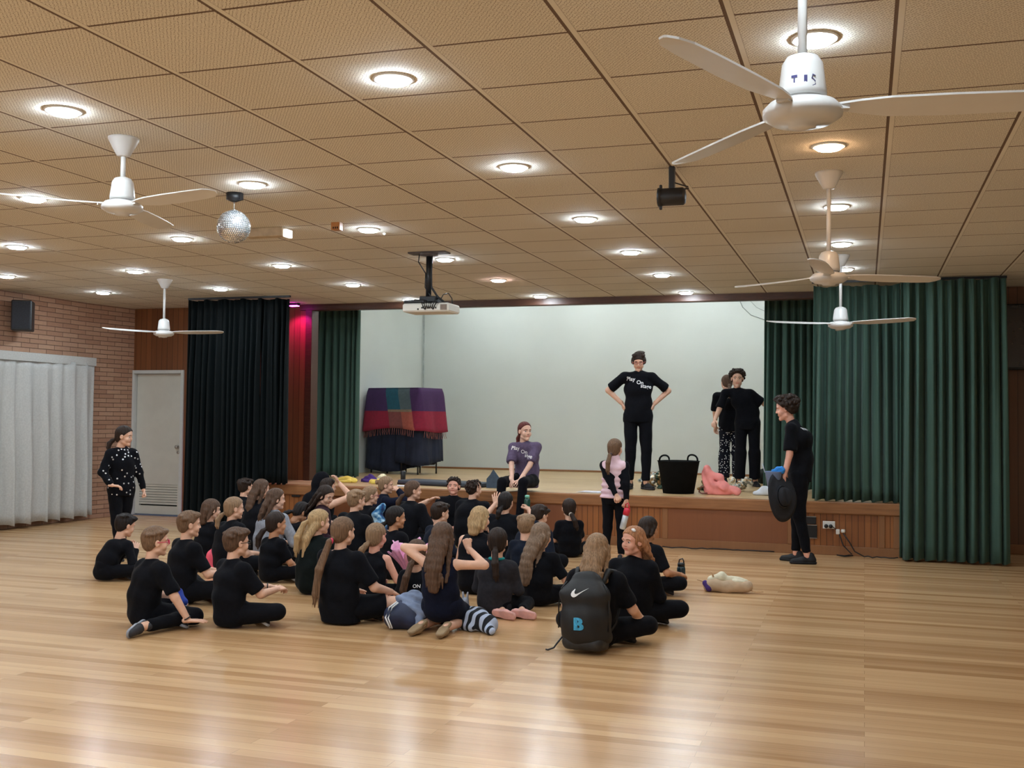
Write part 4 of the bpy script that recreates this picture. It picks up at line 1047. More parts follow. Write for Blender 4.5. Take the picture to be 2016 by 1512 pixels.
    if hair and hood != 'up':
        ho = link('hair', get_hair(hair, **hkk), hair_mat(hc), root, M=M4(headR, hd, hs))
        if tie:
            tz = {'pony': -.035, 'highpony': .05, 'halfup': .02, 'bun': .045}.get(hair, -.035); m = MB()
            m.tube([((.017*math.cos(a*.524)), -.128-.0*a, tz-.022+.017*math.sin(a*.524)) for a in range(12)], .008, 6, closed=True)
            m.build('hair_tie', mat('tie_'+tie[0], tie[1], .6), ho)
    if glasses:
        m = MB()
        for sx in (-1, 1):
            m.tube([(sx*.031+.021*math.cos(a*.4488), .092-.06*(abs(sx*.031+.021*math.cos(a*.4488))-.01)**1.0*.25, .001+.016*math.sin(a*.4488)) for a in range(14)], .0028, 6, closed=True)
            m.tube([(sx*.052, .088, .004), (sx*.078, .055, .006), (sx*.082, .0, .004)], .0026, 6)
        m.tube([(-.010, .094, .004), (0, .096, .007), (.010, .094, .004)], .0026, 6)
        go = m.build('glasses', mat('glasses_'+glasses[0], glasses[1], .3), root); go.matrix_local = M4(headR, hd+headR@V3(0, (-.006 if hs <= .94 else 0), 0), hs)
    return dict(root=root, hd=hd, headR=headR, arms=arms, P=(P0, P1, P2, P3), shirt=shirt, hs=hs, sh=sh)
def _v(me):
    a = np.zeros(len(me.vertices)*3, np.float32); me.vertices.foreach_get('co', a); return a.reshape(-1, 3).astype(float)
SHV = {k: _v(m) for k, m in SHOES.items()}

def print_on(shirt, pieces, m, root, name, origin, right, upv, outv):
    """lettering laid on the cloth: pieces = (text, size, x, y, angle)"""
    me = shirt.data; bv = BVHTree.FromPolygons([v.co for v in me.vertices], [p.vertices for p in me.polygons])
    vs = []; fs = []; o = 0
    origin, right, upv, outv = [Vector(v) for v in (origin, right, upv, outv)]
    for txt, size, x, y, ang in pieces:
        cu = bpy.data.curves.new('t', 'FONT'); cu.body = txt; cu.size = size; cu.align_x = 'LEFT'; cu.offset = size*.018; cu.resolution_u = 3
        to = bpy.data.objects.new('t', cu); COL.objects.link(to); bpy.context.view_layer.update()
        tm = bpy.data.meshes.new_from_object(to); bpy.data.objects.remove(to); bpy.data.curves.remove(cu)
        ca, sa = math.cos(ang), math.sin(ang); o = len(vs)
        for v in tm.vertices:
            px, py = x+v.co.x*ca-v.co.y*sa, y+v.co.x*sa+v.co.y*ca
            w = origin+right*px+upv*py+outv*.3
            hit = bv.ray_cast(w, -outv, .6)
            vs.append((hit[0]+outv*.004) if hit[0] is not None else w-outv*.2)
        fs += [tuple(i+o for i in p.vertices) for p in tm.polygons]
        bpy.data.meshes.remove(tm)
    b = MB(); b.add(vs, fs); me2 = bpy.data.meshes.new(name); me2.from_pydata(b.v, [], b.f); me2.update()
    return link(name, me2, m, root)

# ------------------------------------------------------------ standing and stage people
CLOTHC.update(tan=C8(150, 126, 96), pinksole=C8(226, 172, 164), polka=C8(22, 24, 34))
def stance(H, **kw):
    J = dict(P0=(0, 0, .70), P1=(0, -.005, .80), P2=(0, 0, .95), P3=(0, .0, 1.088), hipR=(.068, 0, .685), hipL=(-.068, 0, .685), kneeR=(.075, .015, .37), kneeL=(-.075, .015, .37), ankR=(.085, -.02, .062), ankL=(-.085, -.02, .062),
             feet=(((.25, 1, 0), (0, 0, 1)), ((-.25, 1, 0), (0, 0, 1))), sw=.125, arm=(.205, .185), kr=.86, fs=.74)
    J.update(kw); return H/1.32, J
s_, J = stance(1.79, kr=.92, kneeR=(.07, .03, .37), ankR=(.075, .0, .062), ankL=(-.075, .05, .062), kneeL=(-.075, .04, .37), feet=(((.2, 1, 0), (0, 0, 1)), ((-.55, 1, 0), (0, 0, 1))), sw=.128, P3=(.0, .012, 1.10))
man = person('man with red-brown glasses standing on the stage with hands on his hips', (-2.745, 13.60, ZS), 166, s_, joints=J, hyaw=4, hpitch=20, rh=(.15, -.01, .80), lh=(-.15, -.01, .80), rpole=(1, -.25, .0), lpole=(-1, -.25, .0), rdir=(-.25, -.1, -.9), ldir=(.25, -.1, -.9), rup=(1, .2, 0), lup=(-1, .2, 0),
             hair='swept', hc='dark', hk=dict(seed=41, vol=.002, up=-.03), hs=1.0, glasses=('redbrown', C8(140, 50, 50)), skin='fair', neck=.015, rhand='splay', lhand='splay')
s_, J = stance(1.77, P3=(0, .06, 1.085), P2=(0, .0, .95), P1=(0, -.01, .80), kneeR=(.06, .03, .37), kneeL=(-.06, .0, .37), ankR=(.06, .04, .062), ankL=(-.06, -.06, .062), sw=.12)
lad = person('young man with a dark curly mop of hair, standing and holding a black hat', (-.63, 11.60, 0), -86, s_, joints=J, hyaw=-6, hpitch=10, rh=(.17, .14, .62), lh=(-.19, .10, .66), rpole=(.4, -1, -.2), lpole=(-.4, -1, -.2), ldir=(.0, .25, -1), lup=(-1, .1, 0), lhand='relax',
             hair='curly', hc='dark', hk=dict(seed=43, vol=.030), hs=1.0, skin='pink', neck=.035, shoes=('black', 'black'))
s_, J = stance(1.25, sw=.115, kr=.92)
pk = person('girl in a pale pink padded vest standing with her back to the camera', (-2.45, 10.93, 0), 0, s_, joints=J, hyaw=14, hpitch=-4, rh=(.165, -.13, .60), lh=(.13, -.225, .61), rpole=(.4, -1, -.1), lpole=(-.7, -1.1, .1), hair='pony', hc='mid', hk=dict(length=.24, seed=44, side=-.01), tie=('navy', C8(34, 34, 60)), hs=.90, top='black', sleeve='long', rhand='grip', lhand='grip', shoes=('char', 'char'), rdir=(-.2, -.2, -1), ldir=(.5, -.2, -.8))
s_, J = stance(1.35, kneeR=(.06, .05, .37), ankR=(.05, .10, .08), ankL=(-.05, -.10, .062), kneeL=(-.05, -.03, .37), sw=.12, kr=.92)
gl = person('girl in a black jacket dotted with silver sequins standing by the white door', (-7.16, 9.20, 0), 118, s_, joints=J, hyaw=-42, hpitch=6, rh=(.17, .17, .74), lh=(-.21, .05, .66), rpole=(.9, -.7, -.3), lpole=(-.6, -.9, -.2), rhand='relax', lhand='fist', rdir=(-.9, .4, -.1), hair='pony', hc='dark', hk=dict(length=.14, seed=45, side=.02), hs=.90, sleeve='long', top='black', skin='fair')
s_, J = stance(1.55, kr=.98, wideleg=True, P3=(-.045, 0, 1.085), P2=(-.02, 0, .95))
pg = person('girl in polka-dot trousers with her back turned, at the back of the stage', (-1.76, 15.20, ZS), -16, s_, joints=J, hyaw=-8, hpitch=8, rh=(.10, .22, .72), lh=(-.16, .16, .66), hair='pony', hc='brown', hk=dict(length=.22, seed=46, side=-.02), hs=.95, lhand='relax', top='black', bottom='polka', sleeve='short')
s_, J = stance(1.62, P3=(.115, .02, 1.07), P2=(.05, .01, .945), kr=.92, sw=.13, wideleg=True)
wo = person('woman in wide black trousers with one arm round the polka-dot girl', (-1.50, 14.86, ZS), 172, s_, joints=J, hyaw=0, hpitch=4, rh=(.36, .20, .72), lh=(-.34, .02, 1.0), rpole=(.3, -.3, -1), lpole=(-.3, -.2, -1), hair='curly', hc='dark', hk=dict(seed=47, vol=.016), hs=1.0, skin='fair', sleeve='short')
J = dict(P0=(0, 0, .105), P1=(0, -.02, .21), P2=(0, .0, .335), P3=(0, .045, .465), hipR=(.078, .03, .10), hipL=(-.078, .03, .10), kneeR=(.11, .36, .10), kneeL=(-.10, .36, .10), ankR=(.12, .40, -.24), ankL=(-.08, .42, -.24), feet=(((.1, 1, -.3), (0, .3, 1)), ((-.1, 1, -.3), (0, .3, 1))), sw=.118, arm=(.205, .19), kr=.84, fs=.74, floor=-.30, nofloor=True)
ld_ = person('woman in a purple t-shirt sitting on the stage edge, looking aside', (-3.93, 12.62, ZS), 182, 1.27, joints=J, hyaw=-50, hpitch=0, rh=(.035, .30, .10), lh=(-.035, .32, .09), rpole=(.8, -.5, -.4), lpole=(-.8, -.5, -.4), rdir=(-.1, .6, -.7), ldir=(.1, .6, -.7), rhand='splay', lhand='splay', hair='pony', hc='auburn', hk=dict(length=.13, seed=48, up=.012), hs=.97, skin='pale', top='purple', topname='t_shirt', neck=.01)
m_print = mat('white_print', C8(236, 236, 238), .6, var=.01)
def local(p, v):   # rotation only, local frame of a person
    return v
for pr, zo, sc in ((man, 0, 1.0), (ld_, 0, .94)):
    P0, P1, P2, P3 = pr['P']; o = P2+np.array((0, 0, (P3-P2)[2]*.30))
    print_on(pr['shirt'], [('Play', .068*sc, -.155*sc, .030, -.05), ('On', .068*sc, -.032*sc, -.012, -.12), ('stage', .068*sc, .020*sc, -.058, -.10)], m_print, pr['root'], 'shirt_lettering', o, (-1, 0, 0), (0, 0, 1), (0, 1, 0))
P0, P1, P2, P3 = lad['P']
print_on(lad['shirt'], [('Playonstage', .036, -.10, .0, 0)], m_print, lad['root'], 'shirt_lettering', P2+np.array((0, 0, .10)), (1, 0, 0), (0, 0, 1), (0, -1, 0))
P0, P1, P2, P3 = pg['P']
print_on(pg['shirt'], [('Playonstage', .036, -.09, .0, 0)], m_print, pg['root'], 'shirt_lettering', P2+np.array((0, 0, .08)), (1, 0, 0), (0, 0, 1), (0, -1, 0))
# dots and sequins are part of the garment's own mesh
def dots_on(obj, n, r, m, seed, zmin, zmax):
    me = obj.data; rs = np.random.RandomState(seed); b = MB(); k = 0; used = []; m0 = me.materials[0]
    b.add([tuple(v.co) for v in me.vertices], [tuple(p.vertices) for p in me.polygons], 0, True)
    pol = [p for p in me.polygons if zmin < p.center.z < zmax]; tries = 0
    while k < n and tries < n*60:
        tries += 1; p = pol[rs.randint(len(pol))]; c = p.center
        if any((c-q).length < r*2.8 for q in used): continue
        used.append(c.copy()); nn = p.normal; a = nn.orthogonal().normalized(); q = nn.cross(a)
        b.add([c+nn*.003+(a*math.cos(t*.785)+q*math.sin(t*.785))*r for t in range(8)]+[c+nn*(.003+r*.35)], [(i, (i+1) % 8, 8) for i in range(8)], 1, True); k += 1
    nm = bpy.data.meshes.new(me.name+'_dotted'); nm.from_pydata(b.v, [], b.f); nm.polygons.foreach_set('material_index', b.mi); nm.polygons.foreach_set('use_smooth', b.sm); nm.update()
    nm.materials.append(m0); nm.materials.append(m); obj.data = nm
tr = [c for c in pg['root'].children if c.name.startswith('trousers')][0]
dots_on(tr, 520, .0072, m_print, 3, .10, 1.0)
jk = gl['shirt']; jk.name = 'sequin_jacket'
dots_on(jk, 140, .0085, mat('silver_sequin', C8(235, 235, 240), .2, .6, var=.02), 5, .55, 1.2)
# pink vest over the black top
P0, P1, P2, P3 = pk['P']; g = Field(.011, .03); q = 1.25/1.32
for i, z0 in enumerate((.70, .765, .83, .895, .96, 1.015)):
    g.ell((0, 0, z0*q), (.154*q-.003*i+(.006 if i == 0 else 0), .116*q-.003*i+(.012 if i == 0 else 0), .052*q), k=.003)
g.cap((0, 0, .74*q), (0, 0, .98*q), .098*q, .098*q, flat=((1, 0, 0), 1.3), k=.003)
g.cap((-.09*q, -.005, 1.035*q), (.09*q, -.005, 1.035*q), .062*q, .062*q, k=.02); g.cap((0, 0, 1.05*q), (0, .0, 1.125*q), .062, .056, k=.02)
V, F = g.solve(noise=folds(.002, 60, 3), clip=lambda X, Y, Z: (.655-Z)+0*X+0*Y); link('padded_vest', soup_mesh('vest', V, F), mat('vest_pink', C8(232, 196, 206), .6, var=.06, scale=9, bump=.2, bscale=14), pk['root'])

# ------------------------------------------------------------ seated group
PP = []
PP.append(person('person in a long-sleeved black top slumped cross-legged at the far left of the seated group', (-6.357, 7.972, 0), 24.3, 0.871, hyaw=8, lean=0.17, hpitch=12, hair='short', hc='black', sleeve='long', skin='fair', rh=(0.12, 0.26, 0.3), lh=(-0.08, 0.27, 0.3), hk=dict(seed=3)))
PP.append(person('boy with pink glasses in a black t-shirt leaning on one hand on the floor', (-4.712, 6.326, 0), 25.8, 1.004, hyaw=20, lean=0.02, side=0.06, hair='short', hc='mid', legs='side', glasses=('pink', C8(205,40,90)), rh=(0.32, 0.17, 0.035), rhand='flat', rdir=(0.45, 0.85, -0.05), rup=(0, 0, 1), rpole=(0.5, -0.6, 0.2), lh=(-0.08, 0.26, 0.16), shoes=('char', 'grey'), hk=dict(seed=5)))
PP.append(person('boy in a black t-shirt holding a small white mask, behind the boy with pink glasses', (-5.034, 7.228, 0), 31.4, 1.072, hyaw=18, lean=0.02, hair='short', hc='mid', rh=(0.13, 0.28, 0.21), lh=(-0.02, 0.3, 0.2), hk=dict(seed=7), shoes=('char', 'char')))
PP.append(person('boy with dark-rimmed glasses sitting cross-legged with hands clasped', (-4.176, 6.548, 0), 25.8, 1.005, hyaw=10, lean=0.02, hair='short', hc='brown', glasses=('dark', C8(30,26,26)), rh=(0.12, 0.3, 0.24), lh=(0.0, 0.32, 0.24), shoes=('char', 'white'), hk=dict(seed=9)))
PP.append(person('child with a chin-length brown bob sitting behind a bright pink bag', (-6.124, 9.139, 0), 21.5, 0.928, hyaw=20, hair='bob', hc='brown', hk=dict(length=0.12, seed=2, bangs=True)))
PP.append(person('child with fair-brown hair tied back, seated behind the boy with dark-rimmed glasses', (-5.561, 8.637, 0), 27.6, 1.091, hyaw=22, hair='pony', hc='light', hk=dict(length=0.16, seed=3), sleeve='short'))
PP.append(person('dark-haired child at the back left against the dark curtain', (-7.041, 11.225, 0), 8.1, 1.107, hyaw=15, hair='short', hc='dark', hk=dict(seed=13)))
PP.append(person('girl with very long wavy brown hair at the back left', (-6.325, 10.394, 0), 8.9, 1.218, hyaw=22, hair='wavy', hc='brown', hk=dict(length=0.42, seed=4)))
PP.append(person('girl with long brown hair and a light grey shawl over her shoulders', (-5.486, 9.246, 0), 24.7, 1.198, hyaw=29, hair='long', hc='brown', hk=dict(length=0.24, seed=5), top='grey', sleeve='long', rh=(0.18, 0.28, 0.12)))
PP.append(person('girl with a dark low ponytail sitting cross-legged beside the grey shawl girl', (-4.973, 8.425, 0), 24.7, 0.860, hyaw=19, hair='pony', hc='dark', hk=dict(length=0.2, seed=6, side=-0.02), lean=0.04, shoes=('white', 'white'), rh=(0.16, 0.27, 0.12), skin='tan'))
PP.append(person('dark-haired child with head bowed beneath the hooded figure', (-5.768, 10.117, 0), 30.9, 0.802, hyaw=15, hair='pony', hc='black', lean=0.13, hpitch=30, hk=dict(length=0.14, seed=7), skin='tan'))
PP.append(person('figure in a black hood leaning sideways against the stage edge', (-6.448, 11.772, 0), 42.0, 1.313, hyaw=10, hair='short', hc='black', lean=0.1, side=0.02, top='black', sleeve='long', hood='up', hk=dict(seed=15), hpitch=10))
PP.append(person('girl resting her forehead on her raised hand by the stage edge', (-5.945, 11.153, 0), 42.4, 1.197, hyaw=15, hair='long', hc='dark', hk=dict(length=0.2, seed=8), sleeve='none', rh=(0.07, 0.16, 0.58), rpole=(0.8, 0.6, -0.9), rdir=(-0.3, -0.35, 0.9), rup=(0.3, 0.8, 0.1), lean=0.06))
PP.append(person('girl with long dark wavy hair looking down towards the camera', (-5.302, 9.850, 0), 67.2, 1.223, hyaw=33, hair='wavy', hc='dark', hk=dict(length=0.28, seed=9), top='plum', sleeve='long', hpitch=18, skin='fair'))
PP.append(person('girl with long wavy blonde hair half pinned up, in the middle of the group', (-4.321, 7.989, 0), 11.9, 1.044, hyaw=30, hair='halfup', hc='blonde', hk=dict(length=0.32, seed=10), top='darkgreen', shoes=('grey', 'white')))
PP.append(person('girl with a very long light-brown ponytail in a pink tie, black t-shirt and shorts', (-3.534, 6.944, 0), 11.2, 1.129, hyaw=10, hair='pony', hc='mid', hk=dict(length=0.52, seed=11, side=-0.045), tie=('pink', C8(220,60,100)), bl='shorts', lean=0.0, rh=(0.22, 0.24, 0.18), hem=0.04, bottom='black', shoes=('black', 'char')))
PP.append(person('boy with short fair hair in the middle rows, black top', (-4.698, 9.414, 0), 18.8, 1.206, hyaw=17, hair='short', hc='light', hk=dict(seed=17), sleeve='long'))
PP.append(person('girl in thin glasses with fair hair tied back, near the stage at left', (-5.295, 10.968, 0), 34.6, 1.038, hyaw=22, hair='pony', hc='light', hk=dict(length=0.12, seed=12), glasses=('thin', C8(150,70,80))))
PP.append(person('girl with a navy jacket covering her mouth with her hand at the stage edge', (-5.500, 11.790, 0), 55.4, 1.189, hyaw=20, hair='bun', hc='light', hk=dict(seed=14), top='navy', sleeve='long', rh=(0.05, 0.17, 0.5), rpole=(0.9, 0.3, -0.8), rhand='grip'))
PP.append(person('girl with a brown side ponytail reaching one hand onto the stage edge', (-4.699, 10.683, 0), 31.8, 1.281, hyaw=29, hair='pony', hc='brown', hk=dict(length=0.22, seed=16, side=-0.05), lean=0.08, lh=(-0.12, 0.34, 0.42), lhand='splay', lpole=(-0.8, -0.3, -0.5), rh=(0.2, 0.3, 0.15)))
PP.append(person('girl with black hair and open mouth beside blue tie-dye cloth', (-4.094, 9.009, 0), 25.9, 0.952, hyaw=30, hair='pony', hc='black', hk=dict(length=0.12, seed=18), skin='tan'))
PP.append(person('girl in a sleeveless black top with a short fair ponytail, holding pink netting', (-3.686, 7.774, 0), 4.9, 0.884, hyaw=8, hair='pony', hc='light', hk=dict(length=0.14, seed=19, side=-0.05), sleeve='none', rh=(0.16, 0.26, 0.2), skin='pink'))
PP.append(person('dark-haired boy in a navy jacket, left of the curly-haired boy', (-3.915, 9.644, 0), 26.2, 0.950, hyaw=18, hair='short', hc='dark', hk=dict(seed=21), top='slate', sleeve='long'))
PP.append(person('boy with curly dark hair turned round to face the camera', (-4.605, 11.956, 0), 168.9, 1.209, hyaw=0, hair='curly', hc='dark', hk=dict(seed=22), hpitch=-8, skin='pink', hem=0))
PP.append(person('boy with thick dark tousled hair, back to the camera, near the crown-like hat', (-4.166, 11.267, 0), 18.0, 1.242, hyaw=18, hair='curly', hc='dark', hk=dict(seed=23, vol=-0.006), sleeve='short'))
PP.append(person('girl with a straight pale-blonde bob and a tiny ponytail', (-3.088, 8.512, 0), 8.3, 1.113, hyaw=10, hair='bob', hc='blonde', hk=dict(length=0.11, seed=24), tie=None, sleeve='none'))
PP.append(person('girl with long straight brown hair kneeling with both arms raised', (-2.755, 6.922, 0), 3.4, 0.938, hyaw=-3, legs='kneel', hair='long', hc='brown', hk=dict(length=0.36, seed=25), top='navy', bottom='navy', sleeve='none', lean=-0.01, rh=(0.16, 0.12, 0.6), lh=(-0.12, 0.02, 0.6), rpole=(1, 0.1, -0.5), lpole=(-1, -0.2, -0.2), rhand='fist', lhand='grip', rdir=(-0.3, 0.1, 0.95), rup=(0, -1, 0), ldir=(0.9, 0, 0.4), bl='skirt', shoes=('tan', 'tan'), shk='flat'))
PP.append(person('girl with a brown ponytail crouched low behind the raised elbows', (-3.153, 7.379, 0), -5.0, 0.734, hyaw=-3, hair='pony', hc='brown', hk=dict(length=0.28, seed=26, side=-0.06), lean=0.05))
PP.append(person('girl with a dark braid, teal collar and brown fleece, sitting with pink soles showing', (-2.605, 7.616, 0), -0.7, 0.908, hyaw=-8, legs='sideR', hair='pony', hc='dark', hk=dict(length=0.26, seed=27, side=0.02), top='char', sleeve='long', shoes=('pinksole', 'pinksole'), shk='flat', lean=0.04))
PP.append(person('girl with dark tied-back hair raising both hands, one holding a green bottle', (-3.469, 10.386, 0), -3.4, 1.099, hyaw=7, hair='pony', hc='black', hk=dict(length=0.14, seed=28, side=-0.03), lh=(-0.16, 0.3, 0.52), lhand='splay', lpole=(-0.6, -0.4, -0.8), rh=(0.17, 0.28, 0.47), rhand='grip', rpole=(0.7, -0.3, -0.8), ldir=(-0.1, 0.2, 1), lup=(0, -1, 0.1)))
PP.append(person('small boy with short blonde hair seen from behind, below the green bottle', (-2.860, 9.151, 0), -5.3, 0.867, hyaw=3, hair='short', hc='light', hk=dict(seed=29), top='slate'))
PP.append(person('figure in a dark navy hooded jacket hunched forward near the stage', (-3.062, 9.824, 0), 23.4, 1.019, hyaw=8, hair='short', hc='dark', hk=dict(seed=31), top='slate', sleeve='long', lean=0.16, hpitch=18, fat=1.15, hood='down'))
PP.append(person('girl with dark hair and a shiny clip holding her ponytail to the right', (-2.971, 11.116, 0), -30.0, 0.854, hyaw=5, hair='pony', hc='dark', hk=dict(length=0.2, seed=32, side=0.06), tie=('clip', C8(230,215,200)), lean=0.02))
PP.append(person('girl with very long curly blonde-brown hair, in a black t-shirt', (-2.429, 8.143, 0), 7.5, 0.922, hyaw=8, hair='wavy', hc='ash', hk=dict(length=0.38, seed=33, side=-0.06), rh=(0.24, 0.24, 0.15), bl='shorts', lean=0.03))
PP.append(person('girl with loose wavy fair hair wearing the black backpack', (-1.643, 6.816, 0), 4.5, 1.078, hyaw=-8, hair='wavy', hc='light', hk=dict(length=0.24, seed=34), lean=0.0, rh=(0.22, 0.22, 0.14), lh=(-0.2, 0.22, 0.14)))
PP.append(person('red-haired girl looking back over her shoulder at the camera, white hair clip', (-1.561, 7.564, 0), 8.5, 1.050, hyaw=-152, hair='long', hc='red', hk=dict(length=0.22, seed=35), sleeve='long', lean=0.02, skin='pink'))
PP.append(person('boy with tousled dark hair sitting cross-legged at the right end of the group', (-1.767, 8.980, 0), 34.2, 0.948, hyaw=-5, hair='bob', hc='dark', hk=dict(length=0.07, seed=36), rh=(0.2, 0.26, 0.18), lh=(-0.05, 0.3, 0.18), skin='tan', shoes=('black', 'char')))

def by(word): 
    for p in PP:
        if word in p['root']['label']: return p
    raise KeyError(word)
def worldof(p, v): return (p['root'].matrix_basis @ Vector(v))

# ------------------------------------------------------------ things they hold and things lying about
def blob(name, prims, m, root=None, h=.008, k=.02, noise=None, clip=None, loc=None):
    f = Field(h, k)
    for p in prims: f.cap(*p[:4], **(p[4] if len(p) > 4 else {})) if len(p[0]) == 3 and len(p) >= 4 and not isinstance(p[2], str) else f.ell(p[0], p[1])
    V, F = f.solve(noise=noise, clip=clip); return link(name, soup_mesh(name, V, F), m, root, loc)
def E(name, loc, rz=0, label='', cat='', group=None): return tag(empty(name, loc, R(rz)), label, cat, group)
flat0 = lambda X, Y, Z: (.002-Z)+0*X+0*Y

# backpack worn by the girl with wavy fair hair
p = by('wearing the black backpack'); rt = p['root']; P0, P1, P2, P3 = p['P']
t = empty('backpack', rt.location, rt.rotation_euler[2]); tag(t, 'black backpack with a white swoosh and blue letter patch on a girl\'s back', 'backpack')
m_bp = mat('backpack_nylon', C8(13, 14, 18), .6, var=.15, scale=14, bump=.3, bscale=16); y0 = -.215
f = Field(.009, .03); wx = ((1, 0, 0), 1.65)
f.cap((0, y0, .13), (0, y0+.005, .36), .098, .096, flat=wx); f.cap((0, y0+.005, .36), (0, y0+.04, .44), .094, .062, flat=wx); f.cap((0, y0-.03, .16), (0, y0-.03, .25), .085, .080, flat=((1, 0, 0), 1.5))
f.cap((-.10, y0+.06, .10), (.10, y0+.06, .10), .055, .055)
V, F = f.solve(noise=folds(.005, 26, 9), clip=lambda X, Y, Z: (.035-Z)+0*X+0*Y); bpk = link('pack_body', soup_mesh('pack', V, F), m_bp, t)
f = Field(.009, .02); f.cap((-.08, y0-.02, .075), (.08, y0-.02, .075), .062, .062, flat=((1, 0, 0), 1.0)); f.cap((-.10, y0+.02, .06), (.10, y0+.02, .06), .05, .05)
V, F = f.solve(clip=lambda X, Y, Z: np.maximum(.028-Z, Z-.115)+0*X+0*Y); link('base_panel', soup_mesh('base', V, F), mat('backpack_base', C8(34, 34, 36), .5, var=.2, scale=30), t)
b = MB()
for sx in (-1, 1): b.tube([(sx*.09, y0+.07, .42), (sx*.10, -.06, P3[2]+.012), (sx*.11, .05, P3[2]-.01), (sx*.12, .11, P3[2]-.08), (sx*.13, .10, P3[2]-.2), (sx*.14, -.02, .16), (sx*.12, y0+.07, .10)], [.016, .02, .02, .02, .016, .008, .008], 8)
b.build('shoulder_strap', m_bp, t)
b = MB(); b.tube([(-.12, y0, .44), (-.15, y0-.02, .40), (-.165, y0-.03, .30), (-.165, y0-.03, .15)], .004, 6); b.tube([(.12, y0, .44), (.15, y0-.02, .40), (.165, y0-.03, .30), (.165, y0-.03, .15)], .004, 6); b.build('zip', m_blk, t)
b = MB(); b.tube([(-.15, y0, .09), (-.18, y0-.01, .05), (-.20, y0-.02, .02), (-.235, y0-.03, .006), (-.25, y0-.03, .008)], .006, 6); b.build('strap_end', m_blk, t)
def patch(shape, obj, m, root, name, o, outv, right, up, sc, thick=.003, tri=None):
    me = obj.data; bv = BVHTree.FromPolygons([v.co for v in me.vertices], [q.vertices for q in me.polygons])
    o, outv, right, up = Vector(o), Vector(outv), Vector(right), Vector(up); vs = []
    for x, y in shape:
        w = o+right*(x*sc)+up*(y*sc)+outv*.4; h = bv.ray_cast(w, -outv, .8); vs.append((h[0]+outv*thick) if h[0] is not None else w-outv*.4)
    n = len(vs); b = MB()
    b.add(vs, tri if tri else [tuple(range(n))]); me2 = bpy.data.meshes.new(name); me2.from_pydata(b.v, [], b.f); me2.update(); return link(name, me2, m, root)
lo_ = [(1.0, .56), (.80, .46), (.60, .35), (.45, .27), (.35, .23), (.28, .22), (.24, .25), (.22, .30), (.22, .37), (.25, .46)]
out_ = [(1.0, .56), (.72, .38), (.48, .20), (.34, .09), (.22, .03), (.12, .03), (.03, .09), (.0, .19), (.06, .33), (.22, .48)]
sw_ = lo_+out_; n = len(lo_)
patch(sw_, bpk, m_print, t, 'swoosh', (-.065, y0, .355), (0, -1, 0), (1, 0, 0), (0, 0, 1), .112, .004, [(i, i+1, n+i+1, n+i) for i in range(n-1)])
m_blue = mat('patch_blue', C8(60, 160, 205), .6, var=.15, scale=60)
print_on(bpk, [('B', .105, -.040, -.042, .03), ('B', .105, -.034, -.040, .03), ('B', .105, -.028, -.042, .03)], m_blue, t, 'letter_patch', (0, y0, .205), (1, 0, 0), (0, 0, 1), (0, -1, 0))
# denim-blue drawstring backpack with grey scarf on it, front centre
t = E('backpack', (-3.02, 6.93, 0), 20, 'navy backpack with white piping on the floor, topped by a grey scarf', 'backpack')
m_nv = mat('navy_nylon', C8(26, 36, 66), .6, var=.15, scale=12, bump=.3, bscale=14)
blob('pack_body', [((-.06, 0, .085), (.06, 0, .085), .095, .10), ((-.03, .02, .11), (.05, .02, .12), .08, .08)], m_nv, t, noise=folds(.006, 30, 4), clip=flat0)
b = MB(); b.tube([(-.10, -.10, .02), (-.135, -.085, .09), (-.11, -.06, .155), (-.06, -.04, .19)], .006, 6); b.tube([(-.085, -.11, .02), (-.115, -.10, .09), (-.09, -.075, .155), (-.05, -.05, .185)], .005, 6); b.build('piping', m_print, t)
t = E('scarf', (-2.99, 6.97, 0), 0, 'crumpled grey-blue scarf lying on the navy backpack', 'scarf')
blob('cloth', [((-.08, 0, .19), (.07, .0, .20), .045, .05), ((-.03, -.04, .17), (.10, -.07, .12), .045, .03), ((.08, -.04, .16), (.09, -.10, .06), .03, .022), ((-.05, .02, .22), (.03, .03, .235), .035, .03)], mat('scarf_grey', C8(118, 130, 156), .9, var=.15, scale=18, bump=.5, bscale=20), t, h=.007, noise=folds(.009, 60, 8))
# striped cloth by the fleece girl
def stripes(name, c1, c2, sc, rot=.6):
    m = bpy.data.materials.new(name); nt, bs = nodes(m); tc = N(nt, 'ShaderNodeTexCoord'); mp = N(nt, 'ShaderNodeMapping'); nt.links.new(tc.outputs['Object'], mp.inputs[0]); mp.inputs['Rotation'].default_value = (0, 0, rot)
    w = N(nt, 'ShaderNodeTexWave'); w.inputs['Scale'].default_value = sc; w.inputs['Distortion'].default_value = 2.2; w.inputs['Detail'].default_value = 1; nt.links.new(mp.outputs[0], w.inputs['Vector'])
    g = math_(nt, 'GREATER_THAN', w.outputs[1], .55); nt.links.new(mixc(nt, g, c1, c2), bs.inputs['Base Color']); bs.inputs['Roughness'].default_value = .9; return m
t = E('striped_bag', (-2.53, 7.02, 0), 0, 'crumpled black and white striped cloth bag on the floor beside the fleece girl', 'bag')
blob('cloth', [((-.13, .08, .10), (.0, .04, .09), .05, .07), ((-.05, .02, .07), (.10, -.02, .06), .07, .06), ((.06, -.02, .05), (.14, -.10, .03), .045, .03), ((-.1, .02, .05), (-.02, -.04, .04), .05, .04)], stripes('bw_stripes', C8(20, 22, 30), C8(178, 190, 214), 5.5), t, h=.007, noise=folds(.006, 40, 3), clip=flat0)
t = E('phone_case', (-2.70, 7.45, .0), 30, 'light blue and white folded packet beside the striped bag', 'packet')
b = MB(); b.box(-.05, .05, -.03, .03, 0, .03, bev=.006); b.build('packet', mat('packet_blue', C8(176, 194, 224), .5, var=.08), t)
